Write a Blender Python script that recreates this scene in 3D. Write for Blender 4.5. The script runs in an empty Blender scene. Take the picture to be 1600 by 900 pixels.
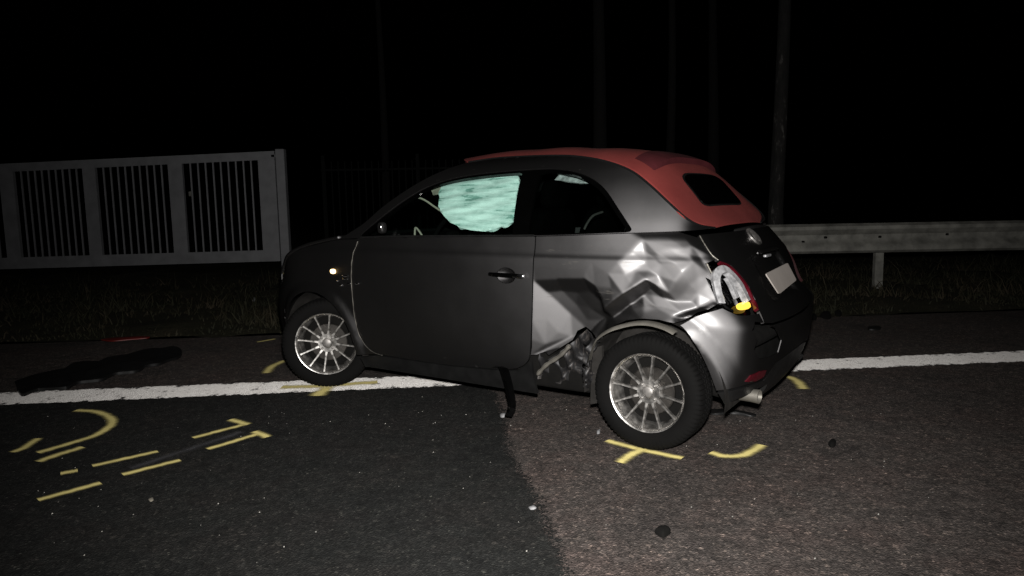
import bpy, math, random
import numpy as np
from mathutils import Vector, Matrix
from mathutils.geometry import delaunay_2d_cdt
from mathutils.bvhtree import BVHTree
random.seed(7); RNG = np.random.default_rng(7)
scene = bpy.context.scene
COL = scene.collection

# ---------------------------------------------------------------- camera
F_PX, PITCH, ROLL, CAM_H = 1100.0, 0.120, 0.018, 1.193
cam_data = bpy.data.cameras.new('camera'); cam = bpy.data.objects.new('camera', cam_data); COL.objects.link(cam)
cam_data.sensor_width = 36.0; cam_data.lens = 36.0 * F_PX / 1600.0
cam_data.clip_start = 0.05; cam_data.clip_end = 2000.0
cam.matrix_world = Matrix.Translation((0, 0, CAM_H)) @ Matrix.Rotation(math.pi/2 - PITCH, 4, 'X') @ Matrix.Rotation(-ROLL, 4, 'Z')
scene.camera = cam

# ---------------------------------------------------------------- night sky, moonlight, the photographer's flash
world = bpy.data.worlds.new('World'); scene.world = world; world.use_nodes = True
wn = world.node_tree.nodes; wl = world.node_tree.links
sky = wn.new('ShaderNodeTexSky'); sky.sky_type = 'NISHITA'; sky.sun_disc = False
sky.sun_elevation = math.radians(-4.0); sky.sun_rotation = math.radians(200)
wl.new(sky.outputs['Color'], wn['Background'].inputs['Color']); wn['Background'].inputs['Strength'].default_value = 0.004
moon = bpy.data.lights.new('moonlight', 'SUN'); moon.energy = 0.0015; moon.angle = math.radians(0.5); moon.color = (0.8, 0.88, 1.0)
mo = bpy.data.objects.new('moonlight', moon); COL.objects.link(mo); mo.rotation_euler = (math.radians(40), 0, math.radians(-30))
flash = bpy.data.lights.new('camera_flash', 'SPOT'); flash.energy = 1400.0; flash.color = (1.0, 0.975, 0.945)
flash.shadow_soft_size = 0.035; flash.spot_size = math.radians(105); flash.spot_blend = 1.0
fo = bpy.data.objects.new('camera_flash', flash); COL.objects.link(fo)
fo.location = (0.02, 0.05, CAM_H + 0.14)
fo.rotation_euler = (Vector((0.25, 5.0, 0.75)) - fo.location).to_track_quat('-Z', 'Y').to_euler()
scene.view_settings.view_transform = 'Standard'; scene.view_settings.look = 'None'
scene.view_settings.exposure = 0.0; scene.view_settings.gamma = 1.0

# ---------------------------------------------------------------- picture measurement helpers (used to measure positions)
def ray(px, py):
    cr, sr = math.cos(ROLL), math.sin(ROLL)
    dx, dy = px - 800.0, py - 450.0
    a = cr*dx - sr*dy; b = sr*dx + cr*dy
    x = a/F_PX; u = -b/F_PX
    cp, sp = math.cos(PITCH), math.sin(PITCH)
    return np.array([x, cp + u*sp, -sp + u*cp])
CAMP = np.array([0, 0, CAM_H])
def ground(px, py, z=0.0):
    d = ray(px, py); t = (z - CAM_H)/d[2]
    p = CAMP + t*d; return (p[0], p[1])
def at_depth(px, py, Y):
    d = ray(px, py); return tuple(CAMP + d*Y/d[1])
YAW = 0.603; CARX, CARY = 1.068, 3.90
FW = np.array([-math.cos(YAW), math.sin(YAW)]); LF = np.array([-FW[1], FW[0]])
LIFT = 0.006
def to_car(w):                       # world -> (distance behind the nose, left, up)
    q = np.array(w[:2]) - np.array([CARX, CARY])
    return np.array([3.0 - q@FW, q@LF, w[2] - LIFT])
CAMC = to_car(CAMP)
def car_ray(px, py):
    return to_car(CAMP + ray(px, py)) - CAMC
def on_y(px, py, y):
    d = car_ray(px, py); t = (y - CAMC[1])/d[1]; return CAMC + t*d
def on_x(px, py, x):
    d = car_ray(px, py); t = (x - CAMC[0])/d[0]; return CAMC + t*d

# ---------------------------------------------------------------- materials
def newmat(name):
    m = bpy.data.materials.new(name); m.use_nodes = True
    return m, m.node_tree.nodes, m.node_tree.links, m.node_tree.nodes['Principled BSDF']
def setin(b, **k):
    for n, v in k.items():
        n = n.replace('_', ' ')
        b.inputs[n].default_value = (*v, 1.0) if isinstance(v, tuple) and len(v) == 3 else v
def coords(nodes, links, kind='Object', scale=1.0):
    tc = nodes.new('ShaderNodeTexCoord'); mp = nodes.new('ShaderNodeMapping')
    links.new(tc.outputs[kind], mp.inputs['Vector'])
    mp.inputs['Scale'].default_value = (scale,)*3 if not isinstance(scale, tuple) else scale
    return mp.outputs['Vector']
def noise(nodes, links, vec, scale, detail=4, rough=0.55):
    n = nodes.new('ShaderNodeTexNoise'); n.inputs['Scale'].default_value = scale
    n.inputs['Detail'].default_value = detail; n.inputs['Roughness'].default_value = rough
    if vec is not None: links.new(vec, n.inputs['Vector'])
    return n
def ramp(nodes, links, src, stops):
    r = nodes.new('ShaderNodeValToRGB'); links.new(src, r.inputs['Fac'])
    e = r.color_ramp.elements
    while len(e) < len(stops): e.new(0.5)
    for el, (p, c) in zip(e, stops):
        el.position = p; el.color = (*c, 1.0) if len(c) == 3 else c
    return r
def bump(nodes, links, src, bsdf, strength=0.3, dist=0.002):
    b = nodes.new('ShaderNodeBump'); b.inputs['Strength'].default_value = strength; b.inputs['Distance'].default_value = dist
    links.new(src, b.inputs['Height']); links.new(b.outputs['Normal'], bsdf.inputs['Normal']); return b
def simple(name, color, rough=0.5, metal=0.0, var=0.15, nscale=12.0, bumps=0.0, bscale=80.0, bdist=0.001, coat=0.0, spec=0.5, rvar=0.08):
    m, n, l, b = newmat(name)
    v = coords(n, l)
    nz = noise(n, l, v, nscale, 6)
    lo = tuple(c*(1-var) for c in color); hi = tuple(min(1, c*(1+var)) for c in color)
    r = ramp(n, l, nz.outputs['Fac'], [(0.3, lo), (0.7, hi)])
    l.new(r.outputs['Color'], b.inputs['Base Color'])
    rr = n.new('ShaderNodeMapRange'); rr.inputs['From Min'].default_value = 0.3; rr.inputs['From Max'].default_value = 0.7
    rr.inputs['To Min'].default_value = max(0.02, rough-rvar); rr.inputs['To Max'].default_value = min(1, rough+rvar)
    l.new(nz.outputs['Fac'], rr.inputs['Value']); l.new(rr.outputs['Result'], b.inputs['Roughness'])
    setin(b, Metallic=metal, Coat_Weight=coat, Specular_IOR_Level=spec)
    if bumps > 0:
        nb = noise(n, l, v, bscale, 4); bump(n, l, nb.outputs['Fac'], b, bumps, bdist)
    return m
M = {}
def mk_paint(name, base, rough, scr=0.0):
    m, n, l, b = newmat(name)
    v = coords(n, l)
    big = noise(n, l, v, 3.0, 6, 0.6)
    r = ramp(n, l, big.outputs['Fac'], [(0.3, tuple(c*0.88 for c in base)), (0.7, tuple(c*1.1 for c in base))])
    dust = noise(n, l, v, 55.0, 5, 0.7)
    dr = ramp(n, l, dust.outputs['Fac'], [(0.60, (0, 0, 0)), (0.80, (1, 1, 1))])
    mx = n.new('ShaderNodeMixRGB'); l.new(dr.outputs['Color'], mx.inputs['Fac']); l.new(r.outputs['Color'], mx.inputs['Color1'])
    mx.inputs['Color2'].default_value = (base[0]*1.25, base[1]*1.2, base[2]*1.1, 1)
    mr = n.new('ShaderNodeMapRange'); mr.inputs['To Min'].default_value = rough-0.03; mr.inputs['To Max'].default_value = rough+0.03
    l.new(big.outputs['Fac'], mr.inputs['Value'])
    fl = noise(n, l, v, 900.0, 2); bp = n.new('ShaderNodeBump'); bp.inputs['Strength'].default_value = 0.06; bp.inputs['Distance'].default_value = 0.0004
    l.new(fl.outputs['Fac'], bp.inputs['Height'])
    g = n.new('ShaderNodeBsdfAnisotropic') if False else n.new('ShaderNodeBsdfGlossy'); g.distribution = 'BECKMANN'
    l.new(mr.outputs['Result'], g.inputs['Roughness']); l.new(mx.outputs['Color'], g.inputs['Color']); l.new(bp.outputs['Normal'], g.inputs['Normal'])
    d = n.new('ShaderNodeBsdfDiffuse'); d.inputs['Color'].default_value = (0.0042, 0.0041, 0.0041, 1)
    c2 = n.new('ShaderNodeBsdfGlossy'); c2.distribution = 'BECKMANN'; c2.inputs['Roughness'].default_value = 0.30; c2.inputs['Color'].default_value = (0.010, 0.010, 0.010, 1)
    a1 = n.new('ShaderNodeAddShader'); a2 = n.new('ShaderNodeAddShader')
    l.new(g.outputs[0], a1.inputs[0]); l.new(d.outputs[0], a1.inputs[1]); l.new(a1.outputs[0], a2.inputs[0]); l.new(c2.outputs[0], a2.inputs[1])
    last = a2
    sA = noise(n, l, coords(n, l, 'Object', (7, 7, 120)), 1.0, 5, 0.7); sB = noise(n, l, v, 6.0, 4, 0.6); sC = noise(n, l, v, 240.0, 3, 0.6)
    mu = n.new('ShaderNodeMath'); mu.operation = 'MULTIPLY'; l.new(sA.outputs['Fac'], mu.inputs[0]); l.new(sB.outputs['Fac'], mu.inputs[1])
    m3 = n.new('ShaderNodeMath'); m3.operation = 'MULTIPLY_ADD'; l.new(sC.outputs['Fac'], m3.inputs[0]); m3.inputs[1].default_value = 0.06; l.new(mu.outputs[0], m3.inputs[2])
    t0 = 0.47 - 0.06*scr
    sr = ramp(n, l, m3.outputs[0], [(t0, (0, 0, 0)), (t0+0.03, (1, 1, 1))])
    sd = n.new('ShaderNodeBsdfDiffuse'); sd.inputs['Color'].default_value = (0.055, 0.052, 0.048, 1)
    mixs = n.new('ShaderNodeMixShader'); sf = n.new('ShaderNodeMath'); sf.operation = 'MULTIPLY'; sf.inputs[1].default_value = 0.55; l.new(sr.outputs['Color'], sf.inputs[0])
    l.new(sf.outputs[0], mixs.inputs['Fac']); l.new(a2.outputs[0], mixs.inputs[1]); l.new(sd.outputs[0], mixs.inputs[2])
    l.new(mixs.outputs[0], n['Material Output'].inputs['Surface']); n.remove(b)
    return m
M['paint'] = mk_paint('grey_metallic_paint', (0.084, 0.082, 0.083), 0.60, 0.25)
M['paint_scuffed'] = mk_paint('scuffed_grey_metallic_paint', (0.084, 0.082, 0.083), 0.59, 1.0)
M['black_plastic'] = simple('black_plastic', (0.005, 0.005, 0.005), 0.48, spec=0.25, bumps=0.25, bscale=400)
M['gloss_black'] = simple('gloss_black', (0.0006, 0.0006, 0.0006), 0.12, rvar=0.03)
M['rubber'] = simple('tyre_rubber', (0.0028, 0.0027, 0.0026), 0.85, spec=0.08, var=0.3, nscale=9, bumps=0.3, bscale=260)
M['alloy'] = simple('alloy_silver', (0.44, 0.425, 0.405), 0.36, 0.95, var=0.45, nscale=30, rvar=0.1)
M['dirty_alloy'] = simple('dirty_alloy', (0.20, 0.19, 0.18), 0.5, 0.7, var=0.4, nscale=25)
M['disc'] = simple('brake_steel', (0.035, 0.032, 0.029), 0.5, 0.8, var=0.3)
M['chrome'] = simple('chrome', (0.65, 0.65, 0.66), 0.16, 1.0, var=0.08, rvar=0.05)
M['bare_metal'] = simple('bare_metal', (0.17, 0.16, 0.14), 0.5, 0.7, var=0.25, nscale=9, rvar=0.1)
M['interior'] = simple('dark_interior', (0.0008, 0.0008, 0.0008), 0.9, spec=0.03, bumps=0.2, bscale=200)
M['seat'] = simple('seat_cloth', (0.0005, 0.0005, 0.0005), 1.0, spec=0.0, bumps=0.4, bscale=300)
M['under'] = simple('underbody', (0.0035, 0.0033, 0.003), 0.95, spec=0.1, var=0.4)
M['plate'] = simple('blank_plate', (0.26, 0.235, 0.215), 0.6, var=0.03, spec=0.2)
M['white_plastic'] = simple('lamp_white', (0.24, 0.24, 0.245), 0.35, 0.2, var=0.45, nscale=35)
M['red_lens'] = simple('red_lens', (0.045, 0.003, 0.006), 0.2, var=0.2)
M['red_dull'] = simple('dull_red_lens', (0.010, 0.001, 0.0015), 0.6, spec=0.05)
M['seal'] = simple('roof_seal', (0.002, 0.002, 0.002), 0.8, spec=0.1)
M['tan'] = simple('tan_cloth', (0.16, 0.145, 0.115), 0.85)
M['liner'] = simple('wheel_liner', (0.014, 0.013, 0.012), 0.9, spec=0.1, var=0.4, nscale=14)
# torn sill: black with scraped light patches
def mk_scraped():
    m, n, l, b = newmat('scraped_black_paint')
    a = noise(n, l, coords(n, l, 'Object', (9, 9, 5)), 1.0, 8, 0.7); s = noise(n, l, coords(n, l, 'Object', (60, 60, 14)), 1.0, 5, 0.6)
    mm = n.new('ShaderNodeMath'); mm.operation = 'MULTIPLY'; l.new(a.outputs['Fac'], mm.inputs[0]); l.new(s.outputs['Fac'], mm.inputs[1])
    r = ramp(n, l, mm.outputs[0], [(0.0, (0.010, 0.010, 0.011)), (0.27, (0.016, 0.0155, 0.016)), (0.33, (0.05, 0.045, 0.042)), (0.42, (0.16, 0.14, 0.13))])
    l.new(r.outputs['Color'], b.inputs['Base Color']); setin(b, Roughness=0.5, Metallic=0.5)
    bump(n, l, s.outputs['Fac'], b, 0.15, 0.004); return m
M['scraped'] = mk_scraped()
# soft-top cloth
def mk_fabric():
    m, n, l, b = newmat('red_canvas'); v = coords(n, l)
    a = noise(n, l, v, 5.0, 6, 0.6)
    r = ramp(n, l, a.outputs['Fac'], [(0.3, (0.110, 0.0165, 0.0145)), (0.7, (0.138, 0.023, 0.020))])
    l.new(r.outputs['Color'], b.inputs['Base Color']); setin(b, Roughness=0.95, Specular_IOR_Level=0.15)
    w = noise(n, l, v, 700.0, 2); bump(n, l, w.outputs['Fac'], b, 0.4, 0.001); return m
M['canvas'] = mk_fabric()
M['canvas_dark'] = simple('dark_red_canvas', (0.045, 0.008, 0.010), 0.95, spec=0.08, bumps=0.3, bscale=500)
def mk_glass(name, tint, refl=1.0):
    m, n, l, b = newmat(name)
    out = n['Material Output']; n.remove(b)
    t = n.new('ShaderNodeBsdfTransparent'); t.inputs['Color'].default_value = (*tint, 1)
    g = n.new('ShaderNodeBsdfGlossy'); g.inputs['Roughness'].default_value = 0.03; g.inputs['Color'].default_value = (refl, refl, refl, 1)
    lw = n.new('ShaderNodeLayerWeight'); lw.inputs['Blend'].default_value = 0.5
    pw = n.new('ShaderNodeMath'); pw.operation = 'POWER'; l.new(lw.outputs['Facing'], pw.inputs[0]); pw.inputs[1].default_value = 5.0
    f = n.new('ShaderNodeMath'); f.operation = 'MULTIPLY_ADD'; l.new(pw.outputs[0], f.inputs[0]); f.inputs[1].default_value = 0.95; f.inputs[2].default_value = 0.045
    mx = n.new('ShaderNodeMixShader'); l.new(f.outputs[0], mx.inputs['Fac']); l.new(t.outputs[0], mx.inputs[1]); l.new(g.outputs[0], mx.inputs[2])
    l.new(mx.outputs[0], out.inputs['Surface']); return m
M['glass'] = mk_glass('window_glass', (0.80, 0.92, 0.88))
M['dark_glass'] = mk_glass('rear_window_glass', (0.22, 0.24, 0.23))
M['lens_glass'] = mk_glass('lens_glass', (0.92, 0.93, 0.95))
def mk_airbag():
    m, n, l, b = newmat('airbag_cloth')
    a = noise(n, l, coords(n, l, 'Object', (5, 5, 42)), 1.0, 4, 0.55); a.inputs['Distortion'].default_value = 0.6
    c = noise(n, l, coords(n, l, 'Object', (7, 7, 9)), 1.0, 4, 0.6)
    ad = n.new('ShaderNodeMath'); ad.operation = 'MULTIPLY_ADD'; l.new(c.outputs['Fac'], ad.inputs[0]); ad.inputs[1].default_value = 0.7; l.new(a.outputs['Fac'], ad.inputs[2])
    r = ramp(n, l, ad.outputs[0], [(0.70, (0.11, 0.20, 0.175)), (0.745, (0.27, 0.37, 0.345)), (0.88, (0.34, 0.44, 0.415)), (1.0, (0.42, 0.52, 0.495))])  # dark stops paint the shade of the folds into the cloth colour
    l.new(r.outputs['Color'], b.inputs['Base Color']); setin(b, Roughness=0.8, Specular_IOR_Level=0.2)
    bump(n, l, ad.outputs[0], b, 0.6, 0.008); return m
M['airbag'] = mk_airbag()
def mk_emit(name, col, strength, base):
    m, n, l, b = newmat(name); setin(b, Base_Color=base, Roughness=0.3)
    nz = noise(n, l, coords(n, l), 60.0, 3); r = ramp(n, l, nz.outputs['Fac'], [(0.3, tuple(c*0.75 for c in col)), (0.7, col)])
    l.new(r.outputs['Color'], b.inputs['Emission Color'])
    b.inputs['Emission Strength'].default_value = strength; return m
M['amber_lit'] = mk_emit('lit_amber_lens', (1.0, 0.66, 0.10), 1.25, (0.7, 0.35, 0.02))
M['repeater_lit'] = mk_emit('lit_repeater', (1.0, 0.70, 0.32), 5.0, (0.8, 0.4, 0.05))
M['galv'] = simple('galvanised_steel', (0.135, 0.132, 0.118), 0.65, 0.2, var=0.38, nscale=7, bumps=0.1, bscale=60)
M['gate'] = simple('grey_gate_paint', (0.17, 0.172, 0.18), 0.55, 0.1, var=0.12, nscale=5)
M['fence'] = simple('dark_fence_paint', (0.006, 0.0066, 0.0063), 0.8, 0.0, spec=0.1, var=0.2)
M['leaf'] = simple('leaf', (0.04, 0.05, 0.02), 0.7, var=0.4, nscale=3)
M['red_plastic'] = simple('red_plastic', (0.10, 0.006, 0.004), 0.5)

def mk_asphalt(name, dark, light, speck, fade=False):
    m, n, l, b = newmat(name); v = coords(n, l, 'Object')
    big = noise(n, l, v, 0.9, 5, 0.6); mid = noise(n, l, v, 14.0, 5, 0.65)
    vo = n.new('ShaderNodeTexVoronoi'); vo.inputs['Scale'].default_value = 150.0; l.new(v, vo.inputs['Vector'])
    vo2 = n.new('ShaderNodeTexVoronoi'); vo2.inputs['Scale'].default_value = 70.0; l.new(v, vo2.inputs['Vector'])
    base = ramp(n, l, big.outputs['Fac'], [(0.3, dark), (0.7, light)])
    # stone colour per cell
    sep = n.new('ShaderNodeSeparateColor'); l.new(vo.outputs['Color'], sep.inputs['Color'])
    cell = ramp(n, l, sep.outputs['Red'], [(0.0, (0.6,)*3), (0.6, (1.0,)*3), (0.9, (1.3, 1.26, 1.24)), (0.99, (1.9, 1.85, 1.8)), (1.0, speck)])
    mul = n.new('ShaderNodeMixRGB'); mul.blend_type = 'MULTIPLY'; mul.inputs['Fac'].default_value = 1.0
    l.new(base.outputs['Color'], mul.inputs['Color1']); l.new(cell.outputs['Color'], mul.inputs['Color2'])
    sep2 = n.new('ShaderNodeSeparateColor'); l.new(vo2.outputs['Color'], sep2.inputs['Color'])
    cell2 = ramp(n, l, sep2.outputs['Green'], [(0.0, (0.7,)*3), (0.5, (0.97,)*3), (0.88, (1.2,)*3), (0.96, (1.6, 1.55, 1.5)), (1.0, (2.3, 2.2, 2.1))])
    mul2 = n.new('ShaderNodeMixRGB'); mul2.blend_type = 'MULTIPLY'; mul2.inputs['Fac'].default_value = 1.0
    l.new(mul.outputs['Color'], mul2.inputs['Color1']); l.new(cell2.outputs['Color'], mul2.inputs['Color2'])
    mr = ramp(n, l, mid.outputs['Fac'], [(0.25, (0.5,)*3), (0.5, (1.0,)*3), (0.75, (1.4, 1.36, 1.36))])
    st = noise(n, l, v, 2.6, 7, 0.7); sr = ramp(n, l, st.outputs['Fac'], [(0.30, (0.62, 0.62, 0.64)), (0.46, (1.0, 1.0, 1.0)), (0.60, (1.06, 0.98, 0.97)), (0.72, (1.25, 1.15, 1.13))])
    mul0 = n.new('ShaderNodeMixRGB'); mul0.blend_type = 'MULTIPLY'; mul0.inputs['Fac'].default_value = 1.0; l.new(mr.outputs['Color'], mul0.inputs['Color1']); l.new(sr.outputs['Color'], mul0.inputs['Color2']); mr = mul0
    mul3 = n.new('ShaderNodeMixRGB'); mul3.blend_type = 'MULTIPLY'; mul3.inputs['Fac'].default_value = 1.0
    l.new(mul2.outputs['Color'], mul3.inputs['Color1']); l.new(mr.outputs['Color'], mul3.inputs['Color2'])
    l.new(mul3.outputs['Color'], b.inputs['Base Color']); setin(b, Roughness=0.9, Specular_IOR_Level=0.15)
    bump(n, l, vo.outputs['Distance'], b, 0.7, 0.006)
    if fade:      # the layer breaks up stone by stone across the joint
        uv = n.new('ShaderNodeUVMap'); sx = n.new('ShaderNodeSeparateXYZ'); l.new(uv.outputs['UV'], sx.inputs[0])
        wob = noise(n, l, v, 30.0, 4, 0.7); a1 = n.new('ShaderNodeMath'); a1.operation = 'MULTIPLY_ADD'; l.new(wob.outputs['Fac'], a1.inputs[0]); a1.inputs[1].default_value = 1.1; l.new(sx.outputs['Y'], a1.inputs[2])
        a2 = n.new('ShaderNodeMath'); a2.operation = 'MULTIPLY_ADD'; l.new(sep.outputs['Blue'], a2.inputs[0]); a2.inputs[1].default_value = 0.45; l.new(a1.outputs[0], a2.inputs[2])
        lt = n.new('ShaderNodeMath'); lt.operation = 'LESS_THAN'; l.new(a2.outputs[0], lt.inputs[0]); lt.inputs[1].default_value = 1.32
        l.new(lt.outputs[0], b.inputs['Alpha'])
    return m
M['asphalt_old'] = mk_asphalt('old_brown_grey_asphalt', (0.040, 0.0345, 0.0315), (0.056, 0.0485, 0.0445), (3.5, 3.4, 3.2))
M['asphalt_new'] = mk_asphalt('new_dark_asphalt', (0.0095, 0.010, 0.0095), (0.013, 0.0135, 0.0128), (4.5, 4.4, 4.0))
M['binder'] = mk_asphalt('breaking_edge_of_new_asphalt', (0.0095, 0.010, 0.0095), (0.013, 0.0135, 0.0128), (4.5, 4.4, 4.0), True)
def mk_line():
    m, n, l, b = newmat('worn_white_road_paint'); v = coords(n, l, 'Object')
    a = noise(n, l, v, 9.0, 8, 0.75); c = noise(n, l, v, 45.0, 6, 0.7)
    mx = n.new('ShaderNodeMath'); mx.operation = 'MULTIPLY_ADD'; l.new(c.outputs['Fac'], mx.inputs[0]); mx.inputs[1].default_value = 0.55; l.new(a.outputs['Fac'], mx.inputs[2])
    uv = n.new('ShaderNodeUVMap'); sx = n.new('ShaderNodeSeparateXYZ'); l.new(uv.outputs['UV'], sx.inputs[0])
    # more wear near both edges of the stripe
    e1 = n.new('ShaderNodeMath'); e1.operation = 'SUBTRACT'; l.new(sx.outputs['Y'], e1.inputs[0]); e1.inputs[1].default_value = 0.5
    e2 = n.new('ShaderNodeMath'); e2.operation = 'ABSOLUTE'; l.new(e1.outputs[0], e2.inputs[0])
    e3 = n.new('ShaderNodeMath'); e3.operation = 'POWER'; l.new(e2.outputs[0], e3.inputs[0]); e3.inputs[1].default_value = 5.0
    e4 = n.new('ShaderNodeMath'); e4.operation = 'MULTIPLY_ADD'; l.new(e3.outputs[0], e4.inputs[0]); e4.inputs[1].default_value = 5.0; l.new(mx.outputs[0], e4.inputs[2])
    r = ramp(n, l, e4.outputs[0], [(0.60, (0.86, 0.84, 0.81)), (0.88, (0.80, 0.77, 0.74)), (0.925, (0.25, 0.24, 0.23)), (0.95, (0.022, 0.021, 0.02))])
    l.new(r.outputs['Color'], b.inputs['Base Color']); setin(b, Roughness=0.75, Diffuse_Roughness=1.0)
    gr = noise(n, l, v, 260.0, 3, 0.6); bump(n, l, gr.outputs['Fac'], b, 1.0, 0.012); return m
M['road_line'] = mk_line()
def mk_spray(name, col, dens, soft=0.5, power=1.0):
    m, n, l, b = newmat(name); v = coords(n, l, 'Object')
    uv = n.new('ShaderNodeUVMap'); sx = n.new('ShaderNodeSeparateXYZ'); l.new(uv.outputs['UV'], sx.inputs[0])
    e1 = n.new('ShaderNodeMath'); e1.operation = 'SUBTRACT'; l.new(sx.outputs['Y'], e1.inputs[0]); e1.inputs[1].default_value = 0.5
    e2 = n.new('ShaderNodeMath'); e2.operation = 'ABSOLUTE'; l.new(e1.outputs[0], e2.inputs[0])
    mr = n.new('ShaderNodeMapRange'); l.new(e2.outputs[0], mr.inputs['Value'])
    mr.inputs['From Min'].default_value = 0.5; mr.inputs['From Max'].default_value = 0.5*(1-soft); mr.inputs['To Min'].default_value = 0.0; mr.inputs['To Max'].default_value = 1.0
    nz = noise(n, l, v, 190.0, 4, 0.8); nb = noise(n, l, v, 12.0, 3)
    pw = n.new('ShaderNodeMath'); pw.operation = 'POWER'; l.new(mr.outputs['Result'], pw.inputs[0]); pw.inputs[1].default_value = power
    ad = n.new('ShaderNodeMath'); ad.operation = 'ADD'; l.new(nz.outputs['Fac'], ad.inputs[0]); l.new(nb.outputs['Fac'], ad.inputs[1])
    mm = n.new('ShaderNodeMath'); mm.operation = 'MULTIPLY'; l.new(pw.outputs[0], mm.inputs[0]); l.new(ad.outputs[0], mm.inputs[1])
    m2 = n.new('ShaderNodeMath'); m2.operation = 'MULTIPLY'; l.new(mm.outputs[0], m2.inputs[0]); m2.inputs[1].default_value = dens; m2.use_clamp = True
    l.new(m2.outputs[0], b.inputs['Alpha'])
    cr = ramp(n, l, nb.outputs['Fac'], [(0.3, tuple(c*0.85 for c in col)), (0.7, col)]); l.new(cr.outputs['Color'], b.inputs['Base Color'])
    setin(b, Roughness=0.8); return m
M['yellow_spray'] = mk_spray('yellow_spray_paint', (0.80, 0.68, 0.25), 1.65, 1.0, 1.9)
M['scratch'] = mk_spray('pale_scrape', (0.11, 0.108, 0.118), 0.36, 1.0, 1.6)
def mk_verge():
    m, n, l, b = newmat('verge_soil'); v = coords(n, l, 'Object')
    a = noise(n, l, v, 1.3, 8, 0.7); r = ramp(n, l, a.outputs['Fac'], [(0.3, (0.016, 0.015, 0.010)), (0.5, (0.026, 0.025, 0.015)), (0.7, (0.046, 0.040, 0.026))])
    l.new(r.outputs['Color'], b.inputs['Base Color']); setin(b, Roughness=1.0, Specular_IOR_Level=0.1)
    c = noise(n, l, v, 30.0, 6, 0.7); bump(n, l, c.outputs['Fac'], b, 0.8, 0.05); return m
M['verge'] = mk_verge()
def mk_grass():
    m, n, l, b = newmat('rough_grass'); v = coords(n, l, 'Object')
    a = noise(n, l, v, 1.6, 4, 0.6); r = ramp(n, l, a.outputs['Fac'], [(0.32, (0.010, 0.011, 0.0055)), (0.5, (0.015, 0.0145, 0.007)), (0.66, (0.030, 0.023, 0.014))])
    l.new(r.outputs['Color'], b.inputs['Base Color']); setin(b, Roughness=0.8, Specular_IOR_Level=0.2); return m
M['grass'] = mk_grass()
def mk_bark():
    m, n, l, b = newmat('pale_bark'); v = coords(n, l, 'Object', (1, 1, 1))
    a = noise(n, l, coords(n, l, 'Object', (6, 6, 2.2)), 1.0, 7, 0.7); r = ramp(n, l, a.outputs['Fac'], [(0.42, (0.004, 0.0038, 0.0035)), (0.58, (0.012, 0.011, 0.010)), (0.66, (0.10, 0.095, 0.088))])
    l.new(r.outputs['Color'], b.inputs['Base Color']); setin(b, Roughness=0.9)
    bump(n, l, a.outputs['Fac'], b, 0.8, 0.05); return m
M['bark'] = mk_bark()
M['bark_dark'] = simple('dark_bark', (0.006, 0.0055, 0.005), 0.95, var=0.5, nscale=6, bumps=0.8, bscale=14, bdist=0.03)

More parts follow.
